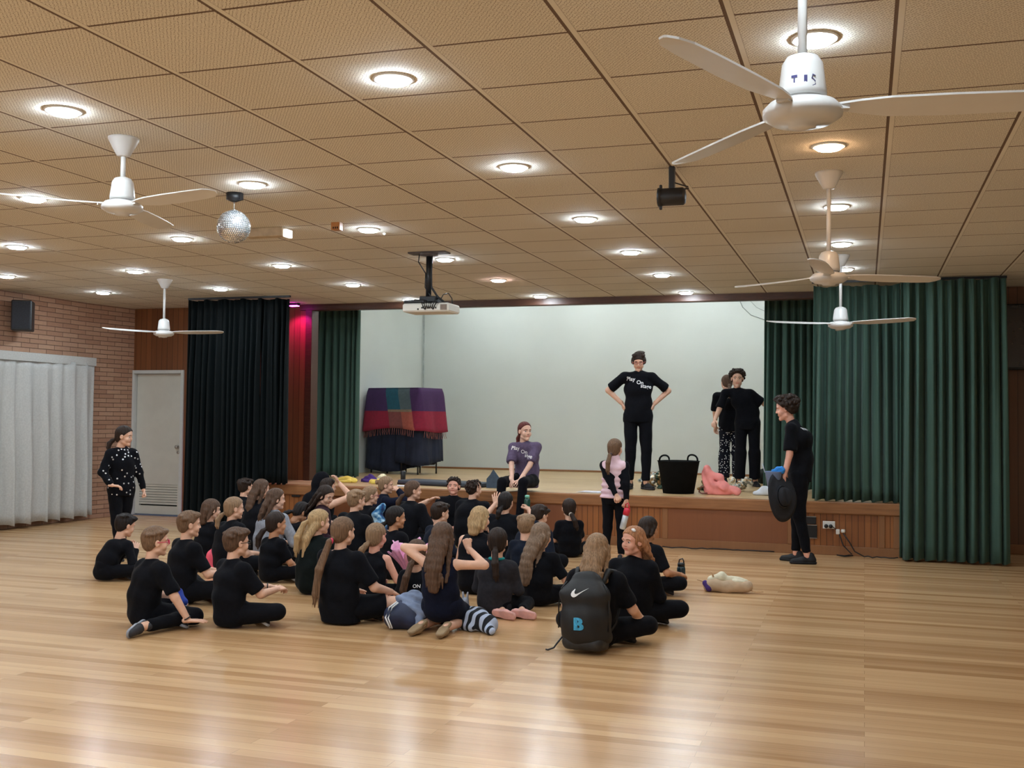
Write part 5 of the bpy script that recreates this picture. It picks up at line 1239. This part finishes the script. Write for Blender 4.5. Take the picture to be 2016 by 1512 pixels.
# pink bag behind the boys
t = E('pink_bag', (-5.66, 8.62, 0), -10, 'bright pink cloth bag standing on the floor between the left rows', 'bag')
blob('cloth', [((-.045, 0, .06), (-.04, 0, .17), .06, .055), ((.045, 0, .06), (.04, 0, .17), .06, .055), ((-.045, 0, .20), (-.03, 0, .235), .028, .016), ((.05, 0, .20), (.045, 0, .225), .022, .014)], mat('bag_pink', C8(240, 92, 116), .7, var=.08, scale=10, bump=.4, bscale=14), t, noise=folds(.004, 40, 2), clip=flat0)
# blue and white top in the lap of the boy with pink glasses
t = E('blue_white_top', (-4.60, 6.56, 0), 0, 'blue and white crumpled top behind the boy with pink glasses', 'clothing')
blob('blue_part', [((0, 0, .14), (-.02, .02, .20), .045, .035), ((.0, 0, .16), (.04, 0, .14), .035, .03)], mat('royal_blue', C8(34, 62, 160), .8, var=.2, bump=.3, bscale=20), t, h=.007, noise=folds(.006, 50, 2))
blob('white_part', [((.0, -.0, .13), (.04, -.02, .03), .045, .035), ((.03, 0, .1), (.05, 0, .04), .03, .03)], mat('pale_cloth', C8(208, 220, 235), .85, var=.06, bump=.3, bscale=24), t, h=.007, noise=folds(.004, 50, 5), clip=flat0)
t = E('mask', (-4.83, 7.42, .215), 0, 'small white mask with black eye shapes in a boy\'s hand', 'mask')
b = MB(); M_ = Matrix.Rotation(R(28), 4, 'X'); b.prism([(-.05, .0), (-.042, -.024), (-.012, -.02), (0, -.010), (.012, -.02), (.042, -.024), (.05, 0), (.04, .026), (.012, .024), (0, .018), (-.012, .024), (-.04, .026)], 0, .006, M=M_@Matrix.Rotation(R(60), 4, 'X')); b.build('mask_front', m_print, t)
b = MB(); 
for sx in (-1, 1): b.lathe([(.012, .0062), (.012, .0085)], c=(sx*.024, 0, 0), n=12, M=M_@Matrix.Rotation(R(60), 4, 'X'))
b.build('eye_shape', m_blk, t)
# tie-dye cloth pieces
def tie(name, cs, sc=14):
    m = bpy.data.materials.new(name); nt, bs = nodes(m); tc = N(nt, 'ShaderNodeTexCoord'); nz = N(nt, 'ShaderNodeTexNoise'); nz.inputs['Scale'].default_value = sc; nt.links.new(tc.outputs['Object'], nz.inputs['Vector'])
    cr = N(nt, 'ShaderNodeValToRGB'); nt.links.new(nz.outputs[0], cr.inputs[0]); el = cr.color_ramp.elements
    el[0].position = .35; el[0].color = (*cs[0], 1); el[1].position = .65; el[1].color = (*cs[-1], 1)
    for i, c in enumerate(cs[1:-1]): e = el.new(.35+.3*(i+1)/(len(cs)-1)); e.color = (*c, 1)
    nt.links.new(cr.outputs[0], bs.inputs['Base Color']); bs.inputs['Roughness'].default_value = .85; return m
m_tie = tie('blue_tie_dye', [C8(20, 40, 90), C8(40, 110, 160), C8(190, 220, 235)]); m_tie2 = tie('purple_blue_tie_dye', [C8(60, 60, 150), C8(70, 140, 210), C8(150, 100, 180)])
t = E('blue_tie_dye_hood', (-4.70, 10.12, 0), 0, 'blue and white tie-dye hood beside the black-haired girl', 'clothing')
blob('cloth', [((-.0, 0, .36), (-.05, -.0, .46), .06, .05), ((-.05, 0, .46), (.0, .04, .55), .05, .035), ((0, 0, .36), (0, 0, .1), .06, .10)], m_tie, t, noise=folds(.006, 40, 1), clip=flat0)
t = E('tie_dye_bag', (-4.72, 8.62, 0), 0, 'blue and purple tie-dye bag on the floor beside the grey shawl girl', 'bag')
blob('cloth', [((-.05, 0, .07), (.06, 0, .07), .06, .065), ((-.03, 0, .13), (.05, -.02, .12), .045, .05)], m_tie2, t, noise=folds(.006, 40, 6), clip=flat0)
t = E('tie_dye_bag', (-4.92, 7.75, 0), 0, 'turquoise and purple bag seen beyond the boy with dark-rimmed glasses', 'bag')
blob('cloth', [((0, 0, .08), (.0, 0, .24), .075, .055)], m_tie2, t, noise=folds(.006, 40, 7), clip=flat0)
# pink netting
p = by('sleeveless black top with a short fair ponytail'); e = worldof(p, (.18, .30, 0))
t = E('pink_netting', (e.x, e.y, 0), 0, 'pale pink tulle netting held by the girl in the sleeveless top', 'netting')
vs = []; fs = []; nn_ = 96
for r_ in range(9):
    u = r_/8; rr = lerp(.018, .15, u**1.2)
    for k in range(nn_):
        th = 6.2832*k/nn_; w = 1+u*(.22*math.sin(9*th+1)+.13*math.sin(17*th)); vs.append((rr*w*math.cos(th), rr*w*math.sin(th), .14+.26*u**.8+.05*u*math.sin(5*th)+.03*u*math.sin(13*th)))
for r_ in range(8):
    for k in range(nn_): fs.append((r_*nn_+k, r_*nn_+(k+1) % nn_, (r_+1)*nn_+(k+1) % nn_, (r_+1)*nn_+k))
me = bpy.data.meshes.new('net'); me.from_pydata(vs, [], fs); me.polygons.foreach_set('use_smooth', [True]*len(fs)); me.update()
o = link('netting', me, mat('tulle_pink', C8(244, 176, 212), .8, var=.1, scale=30), t); md = o.modifiers.new('thick', 'SOLIDIFY'); md.thickness = .004
t = E('white_bottle', (-3.67, 7.85, 0), 0, 'white bottle with a looped handle behind the short fair ponytail', 'bottle')
b = MB(); b.lathe([(.035, .0), (.036, .22), (.03, .26)], n=20); b.build('bottle', mat('bottle_white', C8(226, 228, 235), .3, var=.02), t)
b = MB(); b.tube([(-.02, 0, .26), (-.024, 0, .315), (.0, 0, .335), (.024, 0, .315), (.02, 0, .26)], .007, 8); b.build('handle', mat('bottle_white', C8(226, 228, 235), .3), t)
# water bottles and small held things
p = by('raising both hands'); S_, e, w = p['arms'][0]; q = worldof(p, tuple(w+np.array((-.03, .05, .05))))
t = E('green_bottle', (q.x, q.y, q.z-.05), 0, 'dark green bottle with pale cap held up near the purple-shirted woman', 'bottle'); 
b = MB(); b.lathe([(.03, 0), (.033, .01), (.033, .10), (.02, .12)], n=18); b.build('bottle', mat('bottle_green', C8(22, 70, 58), .25, var=.05), t)
b = MB(); b.lathe([(.024, .12), (.024, .145), (.018, .15)], n=16); b.build('cap', mat('cap_mint', C8(130, 205, 180), .4), t)
p = by('right end of the group'); q = worldof(p, (.10, .36, 0))
t = E('black_bottle', (q.x, q.y, .10), 0, 'dark green drink bottle with a loop lid in the lap of the right-end boy', 'bottle')
b = MB(); b.lathe([(.032, 0), (.036, .01), (.036, .10), (.030, .12)], n=18); b.build('bottle', mat('bottle_darkgreen', C8(24, 52, 60), .3), t)
b = MB(); b.lathe([(.031, .12), (.031, .145), (.02, .15)], n=16); b.tube([(-.02, 0, .145), (-.015, 0, .175), (.012, 0, .185), (.022, 0, .16), (.02, 0, .145)], .006, 8); b.build('lid', m_blk, t)
P_ = pk; S_, e, w = P_['arms'][0]; q = worldof(P_, tuple(w+np.array((.03, -.03, -.03))))
t = E('bottle', (q.x, q.y, q.z), 0, 'white bottle with a red lid hanging from the pink-vest girl\'s hands behind her', 'bottle'); t.rotation_euler = (R(0), R(14), 0)
b = MB(); b.lathe([(.018, -.09), (.03, -.10), (.031, -.25), (.026, -.262)], n=18); b.build('bottle', mat('bottle_silver', C8(205, 208, 212), .3, .2), t)
b = MB(); b.lathe([(.033, -.115), (.034, -.06), (.024, -.045), (.012, -.04)], n=18); b.tube([(-.02, 0, -.05), (-.03, 0, -.01), (-.01, 0, .01), (.012, 0, -.02), (.016, 0, -.05)], .007, 8); b.build('lid', mat('lid_red', C8(214, 44, 66), .4, var=.04), t)
# pale blue cloth in the hand of the side-ponytail girl
p = by('reaching one hand onto the stage edge'); q = worldof(p, (.20, .26, .22))
t = E('blue_sleeve_cloth', (q.x, q.y, q.z), 0, 'small light blue cloth at the elbow of the side-ponytail girl', 'clothing')
blob('cloth', [((0, 0, .03), (.05, -.02, .07), .04, .05)], mat('light_blue', C8(140, 186, 226), .8, var=.1, bump=.3), t, noise=folds(.005, 60, 3))
t = E('toy', (-2.84, 7.62, .0), 0, 'small grey toy in hands beside the fleece girl', 'toy')
blob('toy_body', [((0, 0, .03), (0, 0, .09), .034, .028), ((-.014, 0, .10), (-.02, 0, .155), .011, .008), ((.014, 0, .10), (.02, 0, .155), .011, .008)], mat('toy_grey', C8(170, 176, 190), .8), t, h=.004, k=.006, clip=flat0)
# teal collar of the fleece girl, bracelets
p = by('teal collar'); P0, P1, P2, P3 = p['P']
b = MB(); b.tube([(.052*math.sin(a*.449), P3[1]-.004+.050*math.cos(a*.449), P3[2]+.012) for a in range(14)], .011, 8, closed=True); b.build('collar', mat('teal_knit', C8(0, 140, 140), .8), p['root'])
for word, i in (('leaning on one hand', 0), ('hands clasped', 1)):
    p = by(word); S_, e, w = p['arms'][i]; c = w-(w-e)/np.linalg.norm(w-e)*.02; fr = frame(w-e, (0, 0, 1))
    b = MB(); b.tube([tuple(c+fr[:, 0]*.026*math.sin(a*.524)+fr[:, 2]*.024*math.cos(a*.524)) for a in range(12)], .0045, 6, closed=True); b.build('wristband', m_blk, p['root'])
p = by('white hair clip'); b = MB(); b.lathe([(.016, -.004), (.018, 0), (.008, .008)], n=14); o = b.build('hair_clip', m_print, p['root']); 
o.matrix_local = M4(p['headR'], p['hd'], 1)@Matrix.Translation((-.045, .030, .088))@Matrix.Rotation(R(-35), 4, 'Y')
# white logo on one jacket back
p = by('crouched low'); P0, P1, P2, P3 = p['P']
print_on(p['shirt'], [('ON', .035, .01, -.02, 0)], m_print, p['root'], 'shirt_lettering', P2, (1, 0, 0), (0, 0, 1), (0, -1, 0))

# young man's hat, bucket and blue cloth
S_, e, w = lad['arms'][1]; q = worldof(lad, tuple(w))
t = E('hat', (q.x-.02, q.y-.09, q.z-.19), 0, 'black wide-brimmed hat held by the brim by the young man', 'hat'); t.rotation_euler = (R(80), R(0), R(52))
m_felt = mat('black_felt', C8(32, 32, 37), .9, var=.12, scale=18, bump=.2, bscale=20)
b = MB(); b.lathe([(.235, .0), (.238, .004), (.20, .010), (.11, .014), (.095, .03), (.088, .075), (.06, .088), (.0, .082)], n=40); 
for i, v in enumerate(b.v):
    x, y, z_ = v; r2 = math.hypot(x, y); a = math.atan2(y, x); k = 1+.0*a; b.v[i] = (x*.86, y*1.06, z_+(.018*math.cos(2*a)*(r2/.235)**2)-.02*math.exp(-(x/.03)**2)*(1 if (z_ > .06) else 0))
b.build('hat_felt', m_felt, t)
b = MB(); b.lathe([(.112, .013), (.100, .016), (.096, .038), (.099, .038)], n=36)
for i, v in enumerate(b.v): b.v[i] = (v[0]*.86, v[1]*1.06, v[2]+.002)
b.build('hat_band', m_blk, t)
t = E('bucket', (q.x-.10, q.y-.03, q.z-.05), 0, 'small blue-grey plastic bucket held with the hat', 'bucket')
b = MB(); b.lathe([(.055, -.04), (.062, -.04), (.085, .11), (.09, .115), (.082, .112), (.056, -.03)], n=28); b.build('pail', mat('bucket_blue', C8(124, 146, 190), .45, var=.04), t)
b = MB(); b.tube([(-.085, 0, .10), (-.10, 0, .15), (-.11, 0, .19)], .005, 6); b.build('handle', mat('bucket_handle', C8(196, 206, 220), .5), t)
t = E('blue_cloth', (q.x-.06, q.y-.03, q.z+.03), 0, 'bright blue crumpled cloth sticking out of the small bucket', 'cloth')
blob('cloth', [((-.03, 0, .03), (.04, 0, .05), .035, .035), ((0, 0, .05), (.01, 0, .065), .03, .02)], mat('bright_blue', C8(40, 132, 214), .8, var=.12, bump=.3), t, h=.006, noise=folds(.005, 80, 4))

# ------------------------------------------------------------ things on the stage
def S(x, y, z=0): return (x, y, ZS+z)
t = E('tub', S(-2.14, 13.08), -8, 'large black flexible tub with two loop handles on the stage edge', 'tub')
m_rub = mat('black_rubber', C8(20, 21, 22), .9, var=.1, spec=.1)
b = MB(); b.lathe([(.175, .002), (.185, .0), (.25, .38), (.262, .39), (.245, .392), (.238, .37), (.175, .015)], n=40); b.build('tub_body', m_rub, t)
for sx in (-1, 1):
    b = MB(); b.tube([(sx*(.24-.012*math.sin(a*.314)), -.085*math.cos(a*.314), .375+.085*abs(math.sin(a*.314))**.6) for a in range(11)], .011, 8); o = b.build('handle', m_rub, t); o.rotation_euler = (0, 0, R(62))
t = E('pink_sack', S(-1.64, 13.03), 0, 'large salmon-pink cloth bag slumped on the stage beside the tub', 'bag')
blob('cloth', [((-.10, 0, .06), (-.16, .02, .30), .09, .045), ((-.08, .0, .08), (.06, 0, .08), .09, .08), ((.05, 0, .07), (.20, -.02, .05), .075, .045), ((-.14, .0, .25), (-.0, 0, .20), .05, .045)], mat('salmon_cloth', C8(242, 146, 140), .75, var=.10, scale=8, bump=.4, bscale=12), t, h=.007, k=.012, noise=folds(.012, 38, 12), clip=flat0)
b = MB(); b.tube([(-.12, -.05, .10), (-.21, -.06, .09), (-.235, -.06, .03), (-.20, -.07, .012), (-.12, -.06, .02)], .009, 6); b.build('strap', mat('strap_brown', C8(120, 70, 62), .7), t)
m_tin = tie('tinsel_silver', [C8(90, 100, 90), C8(230, 230, 224), C8(190, 150, 90)], 18); m_tin.node_tree.nodes['Principled BSDF'].inputs['Metallic'].default_value = .6; m_tin.node_tree.nodes['Principled BSDF'].inputs['Roughness'].default_value = .3
m_tg = tie('tinsel_green', [C8(20, 34, 28), C8(60, 90, 76), C8(160, 120, 70)], 20); m_tg.node_tree.nodes['Principled BSDF'].inputs['Metallic'].default_value = .5; m_tg.node_tree.nodes['Principled BSDF'].inputs['Roughness'].default_value = .35
for k, (x, y, sc, mm, lb) in enumerate(((-2.66, 14.0, 1.0, m_tin, 'silvery white tinsel bunch on the stage behind the man\'s shoes'), (-2.43, 13.9, 1.15, m_tg, 'green and gold tinsel heap just left of the black tub'), (-1.86, 13.7, .9, m_tg, 'small dark green tinsel bunch right behind the tub'), (-1.47, 13.75, .9, m_tin, 'gold and silver tinsel behind the salmon-pink bag'))):
    t = E('tinsel', S(x, y), 0, lb, 'tinsel'); rs = np.random.RandomState(k); pr = []
    for i in range(16): a = rs.uniform(-.12, .12, 2)*sc; z = rs.uniform(.01, .16)*sc; c = rs.uniform(-.05, .05, 3); pr.append(((a[0], a[1], z), (a[0]+c[0], a[1]+c[1], max(.01, z+c[2])), .035*sc, .02*sc))
    blob('tinsel_strands', pr, mm, t, h=.009, k=.006, noise=folds(.010, 90, k), clip=flat0)
t = E('white_cloth', S(-1.12, 13.15), 0, 'white crumpled cloth on the stage beside the young man', 'cloth')
blob('cloth', [((-.11, 0, .02), (.0, 0, .05), .03, .055), ((0, 0, .05), (.13, 0, .05), .055, .055)], mat('white_cloth', C8(214, 222, 232), .85, var=.05, bump=.4, bscale=20), t, noise=folds(.007, 44, 3), clip=flat0)
t = E('dark_bag', S(-1.22, 15.6), 0, 'black and dark green bag heaped against the right stage curtain', 'bag')
blob('cloth', [((-.12, 0, .10), (.10, 0, .10), .11, .13), ((.0, .0, .16), (-.02, 0, .32), .10, .04), ((.05, 0, .1), (.16, 0, .24), .09, .04)], mat('dark_bag', C8(26, 36, 34), .7, var=.3, scale=12, bump=.3), t, h=.011, noise=folds(.008, 26, 3), clip=flat0)
t = E('crown_hat', S(-4.45, 12.92), 0, 'dark grey pointed felt crown standing on the stage edge', 'hat')
b = MB(); b.prism([(-.095, 0), (.095, 0), (.105, .11), (.055, .145), (-.02, .235), (-.055, .17), (-.10, .115)], -.012, .012, M=Matrix.Rotation(R(80), 4, 'X')); b.prism([(-.09, 0), (.09, 0), (.098, .10), (.0, .15), (-.095, .10)], -.012, .012, M=Matrix.Translation((0, .08, 0))@Matrix.Rotation(R(98), 4, 'X')); b.build('felt', mat('slate_felt', C8(62, 78, 94), .85, var=.12, scale=20), t)
t = E('flat_case', S(-5.2, 13.12), -14, 'long flat black case lying on the stage behind the seated heads', 'case')
b = MB(); b.box(-.62, .62, -.20, .20, 0, .06, bev=.012); b.build('case_body', mat('case_slate', C8(56, 66, 76), .6, var=.05), t)
b = MB(); b.box(-.622, .622, -.204, .204, 0.002, .028, bev=.006); b.build('case_base', m_blk, t)
t = E('upright_speaker', S(-5.93, 13.45), 0, 'short black cylinder speaker standing on the stage at left', 'speaker')
b = MB(); b.lathe([(.03, 0), (.034, .004), (.034, .15), (.028, .158)], n=24); b.build('cylinder_body', m_blk, t)
t = E('paper_sheets', S(-3.13, 12.72), -4, 'white paper sheets lying on the stage edge left of the pink-vest girl', 'paper')
b = MB()
for k in range(4): b.box(-.17+.02*k, .13+.02*k, -.09, .10, .001+.003*k, .003+.003*k, M=Matrix.Rotation(R(3*k-4), 4, 'Z'))
b.build('sheets', mat('paper', C8(228, 228, 238), .7, var=.01), t)
t = E('paper_sheets', S(-5.55, 12.75), 6, 'pale printed sheets on the stage edge behind the navy jacket girl', 'paper')
b = MB()
for k in range(3): b.box(-.15, .13, -.09, .10, .001+.003*k, .003+.003*k, M=Matrix.Rotation(R(5*k), 4, 'Z'))
b.build('sheets', mat('paper', C8(228, 228, 238), .7), t)
m_yel = mat('yellow_cloth', C8(232, 208, 96), .8, var=.10, bump=.4, bscale=20); m_pur = mat('purple_cloth', C8(64, 36, 110), .8, var=.15, bump=.4, bscale=20)
for k, (x, y, w_, h_, mm, lb, nm) in enumerate(((-6.62, 13.15, .24, .075, m_yel, 'yellow costume cloth at the left end of the stage edge', 'yellow_cloth'), (-6.38, 13.35, .20, .09, m_pur, 'purple costume cloth between the two yellow ones', 'purple_cloth'), (-6.12, 13.10, .22, .06, m_yel, 'yellow costume cloth right of the purple one', 'yellow_cloth'), (-6.22, 13.4, .12, .10, mat('cream_cloth', C8(238, 232, 190), .8, var=.05, bump=.4), 'cream costume cloth lying on top of the purple one', 'cream_cloth'))):
    t = E(nm, S(x, y), 0, lb, 'cloth', None); blob('cloth', [((-w_/2, 0, .02), (0, .02, h_*.6), .035, h_*.55), ((0, .02, h_*.6), (w_/2, -.02, .02), h_*.5, .035), ((-w_*.2, -.08, .015), (w_*.3, -.06, .02), .03, .03)], mm, t, h=.006, k=.008, noise=folds(.007, 70, k), clip=flat0)

# covered stack with shawls
def drape(x0, x1, y0, y1, ztop, zbot, flare, seed, hem=.03, nf=9, left=True):
    """cloth falling on all four sides of a block"""
    rs = np.random.RandomState(seed); path = []; n = 60
    per = [(x0, y1), (x0, y0), (x1, y0), (x1, y1)]; seg = [y1-y0, x1-x0, y1-y0]; tot = sum(seg)
    def at(u):
        d = u*tot
        for i in range(3):
            if d <= seg[i] or i == 2:
                t_ = d/seg[i]; a, b_ = per[i], per[i+1]; return (lerp(a[0], b_[0], t_), lerp(a[1], b_[1], t_)), ((-1, 0), (0, -1), (1, 0))[i]
            d -= seg[i]
    vs = []; fs = []; rows = 12; ph = rs.uniform(0, 6, 3)
    for r_ in range(rows+1):
        t_ = r_/rows
        for i in range(n+1):
            u = i/n; (x, y), nn = at(u); w = (.018*math.sin(nf*6.28*u+ph[0])+.010*math.sin(nf*15*u+ph[1]))*t_+flare*t_**1.1-.03*(1-min(1, t_*5))**2
            vs.append((x+nn[0]*w, y+nn[1]*w, lerp(ztop, zbot, t_)+(hem*math.sin(9*u+ph[2])*t_)-.0*t_))
    for r_ in range(rows):
        for i in range(n): q_ = r_*(n+1)+i; fs.append((q_, q_+1, q_+n+2, q_+n+1))
    fs.append(tuple(range(n, -1, -1)))
    me = bpy.data.meshes.new('drape'); me.from_pydata(vs, [], fs); me.polygons.foreach_set('use_smooth', [len(f_) == 4 for f_ in fs]); me.update(); return me
t = E('covered_stack', S(-6.84, 15.75), -14, 'stack of chairs hidden under dark navy covers at the left of the stage', 'stack of chairs')
m_ncv = mat('navy_cover', C8(28, 34, 54), .85, var=.12, scale=8, bump=.3, bscale=10)
for nm, (x0, x1) in (('cover', (-.58, -.04)), ('cover', (.0, .42))):
    o = link(nm, drape(x0, x1, -.30, .25, 1.30, (.06 if x0 < -.3 else .17), .06, 4+int(x1*10), nf=6), m_ncv, t); md = o.modifiers.new('thick', 'SOLIDIFY'); md.thickness = .008
for x in (-.54, -.22, .06, .38):
    for y in (-.28, .2): MB().tube([(x, y, .0), (x, y, .30)], .013, 8).build('chair_leg', m_blk, t)
b = MB(); b.box(-.54, .38, -.26, .2, .14, .40, bev=.02); b.build('chair_bases', m_dark, t)
def shawl_mat(name, cols4):
    m = bpy.data.materials.new(name); nt, bs = nodes(m); tc = N(nt, 'ShaderNodeTexCoord'); s = N(nt, 'ShaderNodeSeparateXYZ'); nt.links.new(tc.outputs['Object'], s.inputs[0])
    xx = math_(nt, 'SUBTRACT', s.outputs[0], math_(nt, 'MULTIPLY', math_(nt, 'SUBTRACT', 1.3, s.outputs[2]), .30))
    nz = N(nt, 'ShaderNodeTexNoise'); nz.inputs['Scale'].default_value = 26; nt.links.new(tc.outputs['Object'], nz.inputs['Vector'])
    def row(cs):
        col = cs[0]
        for th, c in zip((-.22, .02, .25), cs[1:]): col = mixc(nt, math_(nt, 'GREATER_THAN', xx, th), col, c)
        return col
    top_, bot = row(cols4[0]), row(cols4[1]); c = mixc(nt, math_(nt, 'GREATER_THAN', s.outputs[2], .98), bot, top_)
    band = math_(nt, 'MULTIPLY', math_(nt, 'LESS_THAN', math_(nt, 'ABSOLUTE', math_(nt, 'SUBTRACT', s.outputs[2], .985)), .018), math_(nt, 'MULTIPLY', math_(nt, 'GREATER_THAN', xx, -.22), math_(nt, 'LESS_THAN', xx, .25)))
    c = mixc(nt, band, c, C8(150, 128, 104)); c = mixc(nt, math_(nt, 'MULTIPLY', nz.outputs[0], .4), c, (.01, .01, .015))
    nt.links.new(c, bs.inputs['Base Color']); bs.inputs['Roughness'].default_value = .85; return m
t = E('shawl', S(-6.84, 15.75), -14, 'purple, teal, red and orange patterned shawl with fringe draped over the covered stack', 'shawl')
o = link('cloth', drape(-.60, .44, -.34, .28, 1.335, .68, .10, 9, hem=.035, nf=3), shawl_mat('shawl_weave', ((C8(70, 40, 92), C8(30, 92, 110), C8(92, 108, 112), C8(72, 36, 88)), (C8(160, 24, 56), C8(140, 74, 70), C8(190, 98, 80), C8(150, 20, 54)))), t)
md = o.modifiers.new('thick', 'SOLIDIFY'); md.thickness = .010
rs = random.Random(3); fr_v = [tuple(v.co) for v in o.data.vertices][12*61:13*61]
b = MB()
for i in range(12, 60): v = Vector(fr_v[i]); b.tube([v+Vector((0, 0, .01)), v+Vector((rs.uniform(-.01, .01), -.012, -.05)), v+Vector((rs.uniform(-.015, .015), -.008, -.10))], .004, 5)
b.build('fringe', mat('fringe_thread', C8(150, 92, 84), .8, var=.3), t)

# beige bag on the floor
t = E('tote_bag', (-1.11, 9.36, 0), 0, 'beige drawstring bag with purple edge lying alone on the hall floor', 'bag')
m_bg = mat('beige_canvas', C8(186, 160, 132), .85, var=.08, scale=10, bump=.5, bscale=14)
blob('bag_body', [((-.15, 0, .05), (.0, 0, .045), .055, .06), ((0, 0, .045), (.16, .0, .06), .06, .045)], m_bg, t, noise=folds(.007, 34, 5), clip=flat0)
blob('cream_lining', [((-.14, .03, .10), (-.06, .03, .125), .035, .045), ((-.05, .03, .12), (.0, .03, .10), .045, .03), ((.03, .03, .11), (.16, .02, .10), .034, .020), ((.05, -.01, .10), (.14, -.01, .095), .022, .016)], mat('cream_lining', C8(224, 216, 190), .85, var=.05, bump=.4), t, h=.007, noise=folds(.006, 46, 2))
blob('purple_edge', [((-.185, -.01, .07), (-.15, -.035, .03), .026, .028)], mat('purple_cloth', C8(64, 36, 110), .8), t, h=.006)
b = MB(); b.tube([(-.19, .02, .07), (-.23, .03, .085), (-.26, .03, .09)], .006, 6); b.tube([(.18, .0, .03), (.23, .0, .02), (.30, .0, .024)], .006, 6); b.tube([(-.12, 0, .125), (-.125, 0, .16), (-.14, 0, .165)], .007, 6); b.build('cord', mat('cord', C8(206, 170, 130), .8), t)
t = E('hair_net_light', (-2.1, 7.2, 0), 0, '', '')
bpy.data.objects.remove(t)
# thin wire looping down the stage back wall
b = MB(); b.tube([(-1.95, 17.585, 3.62), (-1.92, 17.585, 3.43), (-1.86, 17.585, 3.29), (-1.73, 17.585, 3.16), (-1.52, 17.585, 3.08), (-1.3, 17.585, 3.05)], .005, 6); b.tube([(-1.80, 17.585, 3.62), (-1.76, 17.585, 3.41), (-1.64, 17.585, 3.28), (-1.52, 17.585, 3.22), (-1.3, 17.585, 3.17)], .003, 6)
tag(b.build('wire', mat('grey_wire', C8(120, 130, 128), .6)), 'thin grey wire looping down the white back wall near the right curtain', 'wire')
